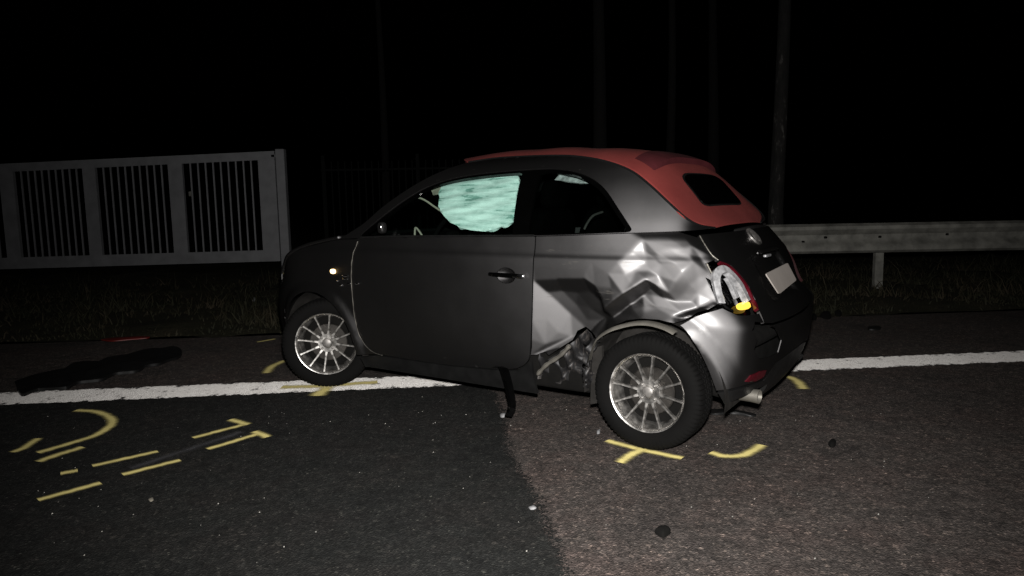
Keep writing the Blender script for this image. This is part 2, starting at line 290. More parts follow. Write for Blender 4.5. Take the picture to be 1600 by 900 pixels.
# ---------------------------------------------------------------- object helpers
def mesh(name, verts, faces, smooth=True):
    me = bpy.data.meshes.new(name)
    me.from_pydata([tuple(map(float, v)) for v in verts], [], [tuple(map(int, f)) for f in faces]); me.update()
    if smooth: me.polygons.foreach_set('use_smooth', [True]*len(me.polygons))
    return me
def obj(name, me, mat=None, parent=None, **props):
    if mat is not None and len(me.materials) == 0: me.materials.append(M[mat] if isinstance(mat, str) else mat)
    o = bpy.data.objects.new(name, me); COL.objects.link(o)
    if parent is not None: o.parent = parent
    for k, v in props.items(): o[k] = v
    return o
def empty(name, loc=(0, 0, 0), rz=0.0, parent=None, **props):
    o = bpy.data.objects.new(name, None); COL.objects.link(o); o.location = loc; o.rotation_euler = (0, 0, rz); o.empty_display_size = 0.2
    if parent is not None: o.parent = parent
    for k, v in props.items(): o[k] = v
    return o
class MB:
    def __init__(s): s.v = []; s.f = []
    def add(s, v, f):
        o = len(s.v); s.v += [tuple(p) for p in v]; s.f += [tuple(i+o for i in q) for q in f]; return s
    def box(s, c, size, R=None, bev=0.0):
        hx, hy, hz = (size[0]/2, size[1]/2, size[2]/2); b = min(bev, hx*.9, hy*.9, hz*.9)
        if b <= 0:
            P = [(sx*hx, sy*hy, sz*hz) for sx in (-1, 1) for sy in (-1, 1) for sz in (-1, 1)]
            Fc = [(0, 1, 3, 2), (4, 6, 7, 5), (0, 4, 5, 1), (2, 3, 7, 6), (0, 2, 6, 4), (1, 5, 7, 3)]
        else:
            P = []; idx = {}
            for sx in (-1, 1):
                for sy in (-1, 1):
                    for sz in (-1, 1):
                        for ax in range(3):
                            q = [sx*(hx-b), sy*(hy-b), sz*(hz-b)]
                            q[ax] = (sx*hx, sy*hy, sz*hz)[ax]
                            idx[(sx, sy, sz, ax)] = len(P); P.append(tuple(q))
            Fc = []
            for ax in range(3):
                a1, a2 = [(1, 2), (2, 0), (0, 1)][ax]
                for sg in (-1, 1):
                    q = []
                    for p1, p2 in ((-1, -1), (1, -1), (1, 1), (-1, 1)):
                        k = [0, 0, 0]; k[ax] = sg; k[a1] = p1; k[a2] = p2; q.append(idx[(*k, ax)])
                    Fc.append(tuple(q if sg > 0 else q[::-1]))
                for p1 in (-1, 1):
                    for p2 in (-1, 1):
                        q = []
                        k = [0, 0, 0]; k[a1] = p1; k[a2] = p2
                        k[ax] = -1; q += [idx[(*k, a1)], idx[(*k, a2)]]; k[ax] = 1; q += [idx[(*k, a2)], idx[(*k, a1)]]
                        Fc.append(tuple(q if p1*p2 < 0 else q[::-1]))
            for sx in (-1, 1):
                for sy in (-1, 1):
                    for sz in (-1, 1):
                        q = [idx[(sx, sy, sz, a)] for a in range(3)]; Fc.append(tuple(q if sx*sy*sz > 0 else q[::-1]))
        if R is not None: P = [tuple(R @ Vector(p)) for p in P]
        return s.add([(p[0]+c[0], p[1]+c[1], p[2]+c[2]) for p in P], Fc)
    def bar(s, a, b, w, h=None, bev=0.0):
        a = Vector(a); b = Vector(b); d = b-a; R = d.to_track_quat('X', 'Z').to_matrix()
        return s.box((a+b)/2, (d.length, w, h or w), R, bev)
    def tube(s, pts, rad, n=10, caps=True):
        P = [Vector(p) for p in pts]; k = len(P)
        rad = [rad]*k if not hasattr(rad, '__len__') else rad
        V = []; up = None
        for i in range(k):
            t = (P[min(i+1, k-1)]-P[max(i-1, 0)]).normalized()
            if up is None:
                up = Vector((0, 0, 1)) if abs(t.z) < .9 else Vector((1, 0, 0))
            x = t.cross(up).normalized(); up = x.cross(t).normalized()
            for j in range(n):
                a = 2*math.pi*j/n; V.append(P[i] + (x*math.cos(a)+up*math.sin(a))*rad[i])
        Fc = [(i*n+j, i*n+(j+1) % n, (i+1)*n+(j+1) % n, (i+1)*n+j) for i in range(k-1) for j in range(n)]
        if caps: Fc += [tuple(range(n))[::-1], tuple((k-1)*n+j for j in range(n))]
        return s.add(V, Fc)
    def lathe(s, prof, n=64, mod=None, close=False):      # profile (radius, axial y) round the local y axis
        V = []
        for j in range(n):
            a = 2*math.pi*j/n
            for i, (r, y) in enumerate(prof):
                rr = r + (mod(i, a) if mod else 0.0); V.append((rr*math.cos(a), y, rr*math.sin(a)))
        k = len(prof); Fc = []
        for j in range(n):
            j2 = (j+1) % n
            for i in range(k-1 if not close else k):
                i2 = (i+1) % k; Fc.append((j*k+i, j*k+i2, j2*k+i2, j2*k+i))
        return s.add(V, Fc)
    def superell(s, c, size, e=0.35, nu=28, nv=16, R=None):
        V = []; f = lambda t, e: math.copysign(abs(t)**e, t)
        for i in range(nv+1):
            b = -math.pi/2 + math.pi*i/nv
            for j in range(nu):
                a = 2*math.pi*j/nu
                p = Vector((size[0]/2*f(math.cos(b), e)*f(math.cos(a), e), size[1]/2*f(math.cos(b), e)*f(math.sin(a), e), size[2]/2*f(math.sin(b), e)))
                if R is not None: p = R @ p
                V.append((p[0]+c[0], p[1]+c[1], p[2]+c[2]))
        Fc = [(i*nu+j, i*nu+(j+1) % nu, (i+1)*nu+(j+1) % nu, (i+1)*nu+j) for i in range(nv) for j in range(nu)]
        return s.add(V, Fc)
    def build(s, name, mat, parent=None, smooth=True, **props):
        me = mesh(name, s.v, s.f, smooth)
        if smooth:
            try: me.set_sharp_from_angle(angle=math.radians(40))
            except Exception: pass
        return obj(name, me, mat, parent, **props)
def pchip(xs, ys):
    xs = np.array(xs, float); ys = np.array(ys, float); h = np.diff(xs); d = np.diff(ys)/h
    m = np.zeros(len(xs)); m[0] = d[0]; m[-1] = d[-1]
    for i in range(1, len(xs)-1):
        if d[i-1]*d[i] > 0:
            w1 = 2*h[i]+h[i-1]; w2 = h[i]+2*h[i-1]; m[i] = (w1+w2)/(w1/d[i-1]+w2/d[i])
    def f(x):
        x = np.clip(np.asarray(x, float), xs[0], xs[-1]); i = np.clip(np.searchsorted(xs, x)-1, 0, len(xs)-2)
        t = (x-xs[i])/h[i]; t2 = t*t; t3 = t2*t
        return (2*t3-3*t2+1)*ys[i]+(t3-2*t2+t)*h[i]*m[i]+(-2*t3+3*t2)*ys[i+1]+(t3-t2)*h[i]*m[i+1]
    return f
def spl(pts, n=8):                    # open Catmull-Rom through the points
    P = [np.array(p, float) for p in pts]; out = []
    for i in range(len(P)-1):
        p0 = P[max(i-1, 0)]; p1 = P[i]; p2 = P[i+1]; p3 = P[min(i+2, len(P)-1)]
        for k in range(n):
            t = k/n; out.append(0.5*((2*p1)+(-p0+p2)*t+(2*p0-5*p1+4*p2-p3)*t*t+(-p0+3*p1-3*p2+p3)*t**3))
    out.append(P[-1]); return [tuple(o) for o in out]
def in_poly(pts, poly):
    x, y = pts[:, 0], pts[:, 1]; c = np.zeros(len(pts), bool); p = np.asarray(poly); q = np.roll(p, 1, 0)
    for (x1, y1), (x2, y2) in zip(p, q):
        k = (y1 > y) != (y2 > y)
        if y1 != y2: c ^= k & (x < (x2-x1)*(y-y1)/(y2-y1)+x1)
    return c
def resample(poly, step, corner=True):
    out = []; p = [np.array(q, float) for q in poly]
    for i in range(len(p)):
        a, b = p[i], p[(i+1) % len(p)]; L = np.linalg.norm(b-a); n = max(1, int(round(L/step)))
        for k in range(n): out.append(a+(b-a)*k/n)
    # drop near duplicates
    res = [out[0]]
    for q in out[1:]:
        if np.linalg.norm(q-res[-1]) > step*0.25: res.append(q)
    if np.linalg.norm(res[0]-res[-1]) < step*0.25: res.pop()
    return np.array(res)
def offset_in(poly, d):
    p = np.asarray(poly); a = np.roll(p, 1, 0); b = np.roll(p, -1, 0); t = b-a; t /= np.linalg.norm(t, axis=1)[:, None]+1e-9
    n = np.stack([-t[:, 1], t[:, 0]], 1)
    area = 0.5*np.sum(p[:, 0]*b[:, 1]-b[:, 0]*p[:, 1])
    return p + n*d*(1 if area > 0 else -1)
def dist_poly(pts, poly):
    p = np.asarray(poly); q = np.roll(p, -1, 0); best = np.full(len(pts), 1e9)
    for a, b in zip(p, q):
        ab = b-a; t = np.clip(((pts-a)@ab)/(ab@ab+1e-12), 0, 1); dd = np.linalg.norm(pts-(a+t[:, None]*ab), axis=1); best = np.minimum(best, dd)
    return best
def tri_fill(loops, step):
    outer = loops[0]; lo = outer.min(0); hi = outer.max(0)
    gx = np.arange(lo[0], hi[0]+step, step); gy = np.arange(lo[1], hi[1]+step*.866, step*.866)
    g = np.array([(x+(step/2 if j % 2 else 0), y) for j, y in enumerate(gy) for x in gx]); keep = in_poly(g, outer)
    for h in loops[1:]: keep &= ~in_poly(g, h)
    g = g[keep]
    for h in loops:
        if len(g): g = g[dist_poly(g, h) > step*0.55]
    V = []; Eg = []; B = []
    for h in loops:
        o = len(V); V += [tuple(q) for q in h]; Eg += [(o+i, o+(i+1) % len(h)) for i in range(len(h))]; B.append((o, len(h)))
    V += [tuple(q) for q in g]
    ov, oe, of, _, _, _ = delaunay_2d_cdt([Vector(v) for v in V], Eg, [], 0, 1e-6)
    ov = np.array([(v[0], v[1]) for v in ov]); T = np.array([f for f in of if len(f) == 3]); cen = ov[T].mean(1)
    k = in_poly(cen, loops[0])
    for h in loops[1:]: k &= ~in_poly(cen, h)
    return ov, T[k]
def panel(name, loops, surf, mat, parent, step=0.02, gap=0.0025, flange=0.016, side=1, off=0.0, disp=None, dispdir=None, **props):
    L = []
    for i, lp in enumerate(loops):
        r = resample(lp, step)
        if gap: r = offset_in(r, gap if i == 0 else -gap)
        L.append(r)
    uv, T = tri_fill(L, step)
    def S(q):
        P = surf(q[:, 0], q[:, 1]); e = 1e-3
        Pu = surf(q[:, 0]+e, q[:, 1]) - surf(q[:, 0]-e, q[:, 1]); Pv = surf(q[:, 0], q[:, 1]+e) - surf(q[:, 0], q[:, 1]-e)
        n = np.cross(Pu, Pv); n /= np.linalg.norm(n, axis=1)[:, None]+1e-12
        n *= np.where(n[:, 1:2]*1.0 + (P[:, 0:1]-1.8)*0.3*n[:, 0:1] + n[:, 2:3]*0.2 < 0, -1, 1)
        return P, n
    P, n = S(uv); P = P + n*off
    if disp is not None: P = P - (n if dispdir is None else np.array(dispdir)[None, :])*disp(uv[:, 0], uv[:, 1])[:, None]
    V = [tuple(p) for p in P]; Fc = [tuple(t) for t in T]
    # orient faces outward
    a, b, c = P[T[:, 0]], P[T[:, 1]], P[T[:, 2]]
    if ((np.cross(b-a, c-a)*n[T[:, 0]]).sum() < 0): Fc = [t[::-1] for t in Fc]
    if flange:
        ecount = {}
        for t in Fc:
            for i in range(3):
                ecount[(t[i], t[(i+1) % 3])] = 1
        for (i, j) in list(ecount):
            if (j, i) not in ecount:
                o = len(V); V += [tuple(P[i]), tuple(P[j]), tuple(P[j]-n[j]*flange), tuple(P[i]-n[i]*flange)]
                Fc.append((o+1, o, o+3, o+2))
    V = [(1.8-v[0], v[1]*side, v[2]) for v in V]
    if side < 0: Fc = [f[::-1] for f in Fc]
    # car-local x points to the front, so the handedness flips once
    Fc = [f[::-1] for f in Fc]
    return obj(name, mesh(name, V, Fc), mat, parent, **props)

# ================================================================ the road and verge
def sheet(name, poly, z, mat, parent=None, uvs=None, **props):
    me = bpy.data.meshes.new(name); me.from_pydata([(p[0], p[1], z) for p in poly], [], [tuple(range(len(poly)))]); me.update()
    return obj(name, me, mat, parent, **props)
def grass_edge(x): return 6.72 + 0.0858*x
road = obj('road', mesh('road', [(-300, -60, 0), (300, -60, 0), (300, grass_edge(300), 0), (-300, grass_edge(-300), 0)], [(0, 1, 2, 3)], False), 'asphalt_old', kind='structure')
# darker new surfacing with a ragged joint
bd = [(760, 603), (772, 618), (783, 650), (790, 700), (806, 735), (830, 770), (842, 800), (852, 830), (868, 862), (880, 900), (886, 960)]
jt = [(q[0]-.02, q[1]) for q in (ground(*p) for p in bd)]; jt = jt + [(jt[-1][0]+0.25, -60)]
rag = []
for i in range(len(jt)-1):
    a, b_ = np.array(jt[i]), np.array(jt[i+1]); n = max(1, int(min(np.linalg.norm(b_-a), 5)/0.012))
    for k in range(n):
        p = a+(b_-a)*k/n; w = 1.0 if p[1] > 0 else 0.0
        rag.append((p[0]+w*(random.gauss(0, .005)+0.018*math.sin(p[1]*9)+0.010*math.sin(p[1]*31)+0.006*math.sin(p[1]*77)), p[1]))
rag.append(jt[-1])
top = [(x, 4.70+0.0968*x+random.gauss(0, .006)) for x in np.arange(-9, rag[0][0], .06)]
sheet('new_asphalt', [(-300, -60), (-300, 4.70-0.0968*300)] + top + rag, 0.004, 'asphalt_new', kind='structure')
JOINT = rag[:-1]
# white edge line
def strip(name, pts, width, z, mat, parent, wobble=0.0, taper=False, nseg=None):
    P = [np.array(p[:2], float) for p in pts]; V = []; Fc = []; UV = []
    L = [0]
    for i in range(1, len(P)): L.append(L[-1]+np.linalg.norm(P[i]-P[i-1]))
    for i in range(len(P)):
        t = P[min(i+1, len(P)-1)]-P[max(i-1, 0)]; t = t/(np.linalg.norm(t)+1e-9); nn = np.array([-t[1], t[0]])
        w = width/2 * (1.0 if not taper else (0.75+0.25*math.sin(i*1.7)))
        for s in (-1, 1):
            q = P[i] + nn*s*(w + random.uniform(-1, 1)*wobble); V.append((q[0], q[1], z)); UV.append((L[i], 0.5+0.5*s))
    for i in range(len(P)-1): Fc.append((2*i, 2*i+2, 2*i+3, 2*i+1))
    me = mesh(name, V, Fc, False); ul = me.uv_layers.new(name='UVMap')
    for lp in me.loops: ul.data[lp.index].uv = UV[lp.vertex_index]
    return obj(name, me, mat, parent)
xs = np.concatenate([[-250, -100, -30], np.arange(-9, 9, 0.03), [30, 100, 250]])
strip('edge_line', [(x, 4.718+0.0968*x) for x in xs], 0.318, 0.008, 'road_line', road, wobble=0.010)
_js = [ground(*p) for p in bd]; _jp = spl([(x+.005, y) for x, y in _js if y > .3], 8)
strip('joint_edge', _jp, .13, 0.0062, 'binder', road, wobble=.0)
# yellow spray marks and a pale scrape
def spray(pix, w=0.045, mat='yellow_spray', name='spray_mark', z=0.0125):
    g = [ground(*p) for p in pix]; g = spl(g, 10) if len(g) > 2 else [tuple(np.array(g[0])+(np.array(g[1])-np.array(g[0]))*k/12) for k in range(13)]
    return strip(name, g, w, z, mat, road, wobble=w*0.05)
zz = [0.0125]
def S(pix, w=0.045, **k):
    zz[0] += 0.0003; return spray(pix, w*(1.45 if k.get('mat') != 'scratch' else 1.2), z=zz[0], **k)
S([(948, 692), (1000, 706), (1066, 720)], .05); S([(968, 727), (984, 716), (1004, 706)], .055)
S([(1110, 711), (1135, 717), (1165, 714), (1190, 699)], .055)
S([(1222, 590), (1242, 596), (1256, 611)], .07)
S([(440, 608), (500, 606), (590, 600)], .10); S([(494, 622), (512, 608)], .10)
S([(416, 586), (426, 575), (446, 566)], .07); S([(402, 537), (430, 532)], .05)
S([(118, 645), (150, 647), (172, 656), (174, 668), (150, 684), (110, 697), (60, 712)], .055)
S([(60, 726), (88, 716), (130, 703)], .055); S([(95, 745), (122, 740)], .05)
S([(145, 733), (247, 710)], .045); S([(60, 787), (158, 760)], .045); S([(192, 747), (282, 724)], .045)
S([(302, 689), (385, 667)], .045); S([(360, 660), (388, 668)], .05)
S([(325, 707), (406, 682)], .045); S([(398, 679), (419, 688)], .05)
S([(20, 712), (40, 704), (60, 690)], .05)
S([(205, 738), (270, 716), (330, 696), (378, 680)], .07, mat='scratch', name='scrape_mark')
# verge
vx = np.concatenate([[-300, -80, -30], np.linspace(-14, 14, 113), [30, 80, 300]]); vy = np.concatenate([np.linspace(0, 6, 40), [8, 10, 14, 20, 40, 120, 400]])
V = []; Fc = []
for j, d in enumerate(vy):
    for x in vx:
        z = 0.012 + (0 if d == 0 else 0.05*min(1, d/0.5)*(0.5+0.5*math.sin(x*2.3+d*1.7)*math.cos(x*0.9-d*2.1)) + 0.012*RNG.normal()*(abs(x) < 15)*(d < 7))
        V.append((x + 0.0, grass_edge(x)+d + (0.05*math.sin(x*5.1)+0.04*RNG.normal() if d == 0 and abs(x) < 15 else 0), max(z, .012)))
nx = len(vx)
for j in range(len(vy)-1):
    for i in range(nx-1): Fc.append((j*nx+i, j*nx+i+1, (j+1)*nx+i+1, (j+1)*nx+i))
obj('verge', mesh('verge', V, Fc), 'verge', kind='structure')
def grass_mesh(n):
    x = RNG.uniform(-9.5, 9.5, n); d = RNG.beta(1.1, 2.0, n)*6.0
    dens = np.sin(x*1.7+d*2)*np.cos(x*.6-d*1.3)+0.6*np.sin(x*4.1)*np.sin(d*3.3)+RNG.normal(0, .5, n)
    k = dens > -0.35; x = x[k]; d = d[k]; n = len(x)
    y = grass_edge(x)+d-0.03; h = RNG.gamma(2.2, 0.030, n)*np.clip(.4+d*.9, .4, 1.2)*(0.6+0.8*(np.sin(x*3.1+d*5)*np.sin(x*1.3-d*2.2) > 0.2)); h = np.clip(h, .02, .34)
    a = RNG.uniform(0, 2*math.pi, n); w = RNG.uniform(.003, .008, n); b = RNG.uniform(0, 2*math.pi, n); le = h*RNG.uniform(.2, 1.6, n)
    c, s = np.cos(a)*w, np.sin(a)*w; z0 = np.full(n, .02)
    p0 = np.stack([x-c, y-s, z0], 1); p1 = np.stack([x+c, y+s, z0], 1)
    mx_, my_ = x+np.cos(b)*le*.35, y+np.sin(b)*le*.35
    p2 = np.stack([mx_+c*.7, my_+s*.7, z0+h*.6], 1); p3 = np.stack([mx_-c*.7, my_-s*.7, z0+h*.6], 1)
    p4 = np.stack([x+np.cos(b)*le, y+np.sin(b)*le, z0+h], 1)
    V = np.stack([p0, p1, p2, p3, p4], 1).reshape(-1, 3); o = np.arange(n)*5
    Fc = [(i, i+1, i+2, i+3) for i in o] + [(i+3, i+2, i+4) for i in o]
    return mesh('verge_grass', V, Fc, False)
obj('verge_grass', grass_mesh(42000), 'grass', label='rough dry grass on the verge beyond the white line', category='grass', kind='stuff')
# ================================================================ the crashed car
car_o = np.array([CARX, CARY]) + FW*1.2
CAR = empty('damaged_car', (car_o[0], car_o[1], LIFT), math.pi - YAW,
            label='dark grey small convertible with red fabric roof and crumpled rear side, on the road edge', category='car')
def L3(p): return (1.8-p[0], p[1], p[2])
UK_N = 15
f_xr = pchip([.10, .14, .264, .40, .51, .60, .653, .723, .83, .90, .98, 1.04, 1.10, 1.2], [3.33, 3.36, 3.450, 3.485, 3.497, 3.502, 3.478, 3.425, 3.380, 3.335, 3.272, 3.218, 3.15, 3.05])
f_xf = pchip([.10, .18, .30, .45, .60, .70, .80, .90, 1.0, 1.2], [.08, .03, -.03, -.045, -.02, .02, .08, .17, .27, .45])
f_w = pchip([.10, .20, .27, .35, .45, .60, .75, .86, .905, .94, 1.0, 1.05, 1.2], [.70, .745, .768, .786, .797, .806, .811, .813, .810, .796, .783, .774, .745])
def nodes_at(z):
    xr, xf, w = f_xr(z), f_xf(z), f_w(z); s = w/.81; o = np.zeros_like(xr)
    X = [xr, xr-.009, xr-.026, xr-.046, xr-.10, xr-.225, xr-.46, 2.45+o, 1.9+o, 1.2+o, .75+o, .42+o, xf+.20, xf+.075, xf+.02, xf]
    Y = [o, .30*s, .50*s, .62*s, .70*s, .757*s, w-.008, w, w, w, w-.004, w-.03, .685*s, .54*s, .30*s, o]
    return np.array(X), np.array(Y)
_x, _y = nodes_at(np.array([.62])); _x = _x[:, 0]; _y = _y[:, 0]
UK = np.concatenate([[0], np.cumsum(np.hypot(np.diff(_x), np.diff(_y)))])
ARCH_R = (3.005, .275, .350); ARCH_F = (.675, .27, .365)
def ring0(u, z):
    u = np.asarray(u, float); z = np.asarray(z, float); au = np.abs(u)
    X, Y = nodes_at(z); i = np.clip(np.searchsorted(UK, au, side='right')-1, 0, len(UK)-2)
    K = np.arange(len(z))
    def tan(A, j, even):
        jm = np.maximum(j-1, 0); jp = np.minimum(j+1, len(UK)-1)
        t = (A[jp, K]-A[jm, K])/(UK[jp]-UK[jm])
        if even: t = np.where((j == 0) | (j == len(UK)-1), 0.0, t)
        return t
    h = UK[i+1]-UK[i]; t = (au-UK[i])/h; t2 = t*t; t3 = t2*t; out = []
    for A, ev in ((X, True), (Y, False)):
        out.append((2*t3-3*t2+1)*A[i, K]+(t3-2*t2+t)*h*tan(A, i, ev)+(-2*t3+3*t2)*A[i+1, K]+(t3-t2)*h*tan(A, i+1, ev))
    return out[0], out[1]*np.where(u < 0, -1, 1)
def ring(u, z):
    x, y = ring0(u, z)
    z = np.asarray(z, float); sgn = np.where(np.asarray(u) < 0, -1, 1)
    for cx, cz, r in (ARCH_R, ARCH_F):                          # flared arch lips
        d = np.hypot(x-cx, z-cz); f = .022*np.clip(1-np.abs(d-r-.012)/.06, 0, 1)**0.8*np.clip((.75-z)/.15, 0, 1)*(np.abs(y) > .55)
        y = y+sgn*f
    y = y - sgn*.0016*np.exp(-((z-.925)/.012)**2)*(np.abs(y) > .6)  # soft line under the belt
    return np.stack([x, y, z], 1)
_ud = np.linspace(0, UK[-1], 1500)
def u_of_x(x, z):
    rx, ry = ring0(_ud, np.full(1500, float(z))); return float(np.interp(-x, -rx[5:-5], _ud[5:-5]))
def u_of_y(y, z):
    rx, ry = ring0(_ud[:500], np.full(500, float(z))); s = 1 if y >= 0 else -1
    k = int(np.argmax(ry > 0.64*1.05)) or 300
    return s*float(np.interp(abs(y), ry[:k], _ud[:k]))
def XZ(pts): return [(u_of_x(x, z), z) for x, z in pts]
def YZ(pts): return [(u_of_y(y, z), z) for y, z in pts]
# whole ring as a ray target so that picture measurements land on the body surface
_nu, _nz = 500, 140
_us = np.linspace(-.9, UK[-1], _nu); _zs = np.linspace(.12, 1.15, _nz)
_gu, _gz = np.meshgrid(_us, _zs, indexing='ij'); _G = ring(_gu.ravel(), _gz.ravel())
_T = BVHTree.FromPolygons([Vector(p) for p in _G], [(i*_nz+j, (i+1)*_nz+j, (i+1)*_nz+j+1, i*_nz+j+1) for i in range(_nu-1) for j in range(_nz-1)])
def hit(px, py):
    d = Vector(car_ray(px, py)).normalized(); loc, nn, idx, dist = _T.ray_cast(Vector(CAMC), d)
    if loc is None: raise RuntimeError('miss %s %s' % (px, py))
    i, j = divmod(idx, _nz-1); z = loc.z
    uu = np.linspace(_us[i]-.02, _us[i]+.02, 81); P = ring(uu, np.full(81, z)); k = int(np.argmin((P[:, 0]-loc.x)**2+(P[:, 1]-loc.y)**2))
    return (float(uu[k]), float(z))
def H(pts): return [hit(*p) for p in pts]
f_zb = pchip([.8, 1.0, 1.32, 2.385, 2.915, 3.2, 3.4], [.975, .985, .999, 1.017, 1.037, 1.045, 1.05])
def belt(x0, x1, n=10): return [(x, float(f_zb(x))) for x in np.linspace(x0, x1, n)]
# greenhouse side surface
f_t = pchip([0, .05, .1, .2, .28, .33, .37, .40, .42, .435, .46], [0, .013, .031, .077, .124, .160, .198, .240, .280, .325, .42])
_xt = np.linspace(.6, 3.25, 300); _yt = np.array([ring(np.array([u_of_x(x, float(f_zb(x)))]), np.array([float(f_zb(x))]))[0, 1] for x in _xt])
def green(x, z):
    x = np.asarray(x, float); z = np.asarray(z, float); t = np.maximum(z-f_zb(x), -.02)
    y = np.interp(x, _xt, _yt) - f_t(t) - np.clip(x-2.3, 0, 2)**2*.30*np.clip(t, 0, .3) - np.clip(1.8-x, 0, 2)**2*.22*np.clip(t, 0, .4)
    return np.stack([x, y, z], 1)
EDGE = [(0.93, .982), (1.02, 1.025), (1.127, 1.085), (1.24, 1.177), (1.41, 1.286), (1.58, 1.371), (1.75, 1.430), (1.9, 1.446), (2.064, 1.447), (2.275, 1.441), (2.474, 1.427), (2.668, 1.393), (2.824, 1.340), (2.94, 1.266), (3.059, 1.168), (3.14, 1.095), (3.195, 1.048)]
WIN_TOP = [(1.12, 1.012), (1.27, 1.125), (1.44, 1.236), (1.60, 1.305), (1.80, 1.345), (2.05, 1.362), (2.30, 1.366), (2.42, 1.361), (2.54, 1.340), (2.656, 1.297), (2.743, 1.238), (2.831, 1.144), (2.893, 1.072), (2.906, 1.052), (2.898, 1.043)]
for sd in (1, -1):
    out = spl(EDGE, 6) + [(x, z) for x, z in belt(3.19, .95, 40)]
    top = spl(WIN_TOP, 6); bot = [(x, z+.004) for x, z in belt(2.90, 1.14, 30)]
    panel('roof_pillar', [out, top+bot], green, 'paint', CAR, step=.018, gap=.001, flange=.03, side=sd)
    # black window surround and door pillar
    wt = np.array(top); cx = wt.mean(0)
    inner_d = [(x, z) for x, z in top if x < 2.20]; inner_d = [(x+.018*(x < 1.5), z-.014) for x, z in inner_d]
    door_open = inner_d + [(2.205, 1.346), (2.225, 1.20), (2.245, 1.03)] + [(x, z+.012) for x, z in belt(2.235, 1.19, 20)]
    q_top = [(x-.016*(x > 2.6), z-.014) for x, z in top if 2.34 < x < 2.90]
    q_open = [(2.325, 1.346)] + q_top + [(2.885, 1.052)] + [(x, z+.012) for x, z in belt(2.87, 2.345, 12)]
    panel('window_surround', [top+bot, door_open, q_open], green, 'gloss_black', CAR, step=.018, gap=.001, flange=.02, side=sd, off=-.006)
    panel('side_window', [door_open], green, 'glass', CAR, step=.04, gap=.0, flange=0, side=sd, off=-.012)
    panel('quarter_window', [q_open], green, 'glass', CAR, step=.04, gap=.0, flange=0, side=sd, off=-.012)
# ---- door
DF = spl([(1.115, .993), (1.10, .94), (1.078, .86), (1.063, .76), (1.060, .62), (1.066, .49), (1.09, .39), (1.126, .325), (1.185, .285), (1.26, .272)], 4)
DBOT = [(1.5, .268), (1.8, .270), (2.1, .287), (2.2, .296)]
DR = spl([(2.26, .308), (2.325, .345), (2.356, .405), (2.379, .59), (2.392, .79), (2.397, .90), (2.392, 1.014)], 4)
door_poly = DF + DBOT + DR + belt(2.38, 1.14, 24)
doors = {}
for sd in (1, -1):
    hz0 = (u_of_x(2.227, .815), .815); eh = [(hz0[0]+.058*math.cos(a), hz0[1]-.004+.040*math.sin(a)) for a in np.linspace(0, 2*math.pi, 28, endpoint=False)]
    d = panel('door', [XZ(door_poly), eh], ring, 'paint', CAR, step=.022 if False else .016, side=sd, gap=.0025, flange=.012); doors[sd] = d
D = doors[1]
# belt trim, worn edge, handle
def ring_pt(x, z, off=0.0):
    u = u_of_x(x, z); e = 1e-3; A = ring(np.array([u, u+e, u-e, u, u]), np.array([z, z, z, z+e, z-e]))
    n = np.cross(A[1]-A[2], A[3]-A[4]); n /= np.linalg.norm(n)
    if n[1] < 0 and A[0][1] > .3: n = -n
    return A[0]+n*off
MB().tube([L3(ring_pt(x, z+.003, .004)) for x, z in belt(1.13, 2.385, 26)], .006, 6).build('belt_trim', 'black_plastic', D)
random.seed(3)
edge_pts = [(x-.003, z) for x, z in DF if z < .975]
MB().tube([L3(ring_pt(x, z, .002+random.uniform(-.001, .002))) for x, z in edge_pts], [random.choice((.0012, .002, .0028, .0016)) for _ in edge_pts], 6).build('bare_edge', 'bare_metal', D, label='scuffed pale front edge of the door')
# handle : cup, bar, lock
for sd in (1, -1):
    cu, cz = u_of_x(2.227, .815), .815; hp = ring(np.array([cu]), np.array([cz]))[0]
    n_ = 28; V = [(hp[0], hp[1]-.026, hp[2]-.004)]; RG = ((.018, .012, -.0255), (.034, .024, -.022), (.047, .033, -.014), (.056, .039, -.004), (.0585, .041, -.0015))
    for k, (rx, rz, dy) in enumerate(RG):
        for j in range(n_):
            a = 2*math.pi*j/n_; V.append((hp[0]+rx*math.cos(a), hp[1]+dy, hp[2]-.004+rz*math.sin(a)))
    Fc = [(0, 1+j, 1+(j+1) % n_) for j in range(n_)] + [(1+k*n_+j, 1+k*n_+(j+1) % n_, 1+(k+1)*n_+(j+1) % n_, 1+(k+1)*n_+j) for k in range(len(RG)-1) for j in range(n_)]
    MB().add([L3((v[0], v[1]*sd, v[2])) for v in V], Fc).build('handle_cup', 'paint', doors[sd])
cu, cz = u_of_x(2.227, .815), .815; hp = ring(np.array([cu]), np.array([cz]))[0]
mb = MB(); mb.tube([L3((hp[0]+dx, hp[1]+dy, hp[2]+.002)) for dx, dy in ((-.105, .004), (-.09, .022), (-.04, .032), (.03, .033), (.075, .028), (.09, .006))], [.007, .010, .0115, .0115, .010, .007], 10)
mb.build('door_handle', 'gloss_black', D)
mb = MB(); mb.superell(L3((hp[0]+.098, hp[1]+.014, hp[2]-.002)), (.05, .022, .024), .6); mb.build('lock', 'chrome', D)
MB().superell(L3((hp[0]+.068, hp[1]+.030, hp[2]-.001)), (.018, .014, .018), .8, 14, 8).build('handle_pin', 'chrome', D)
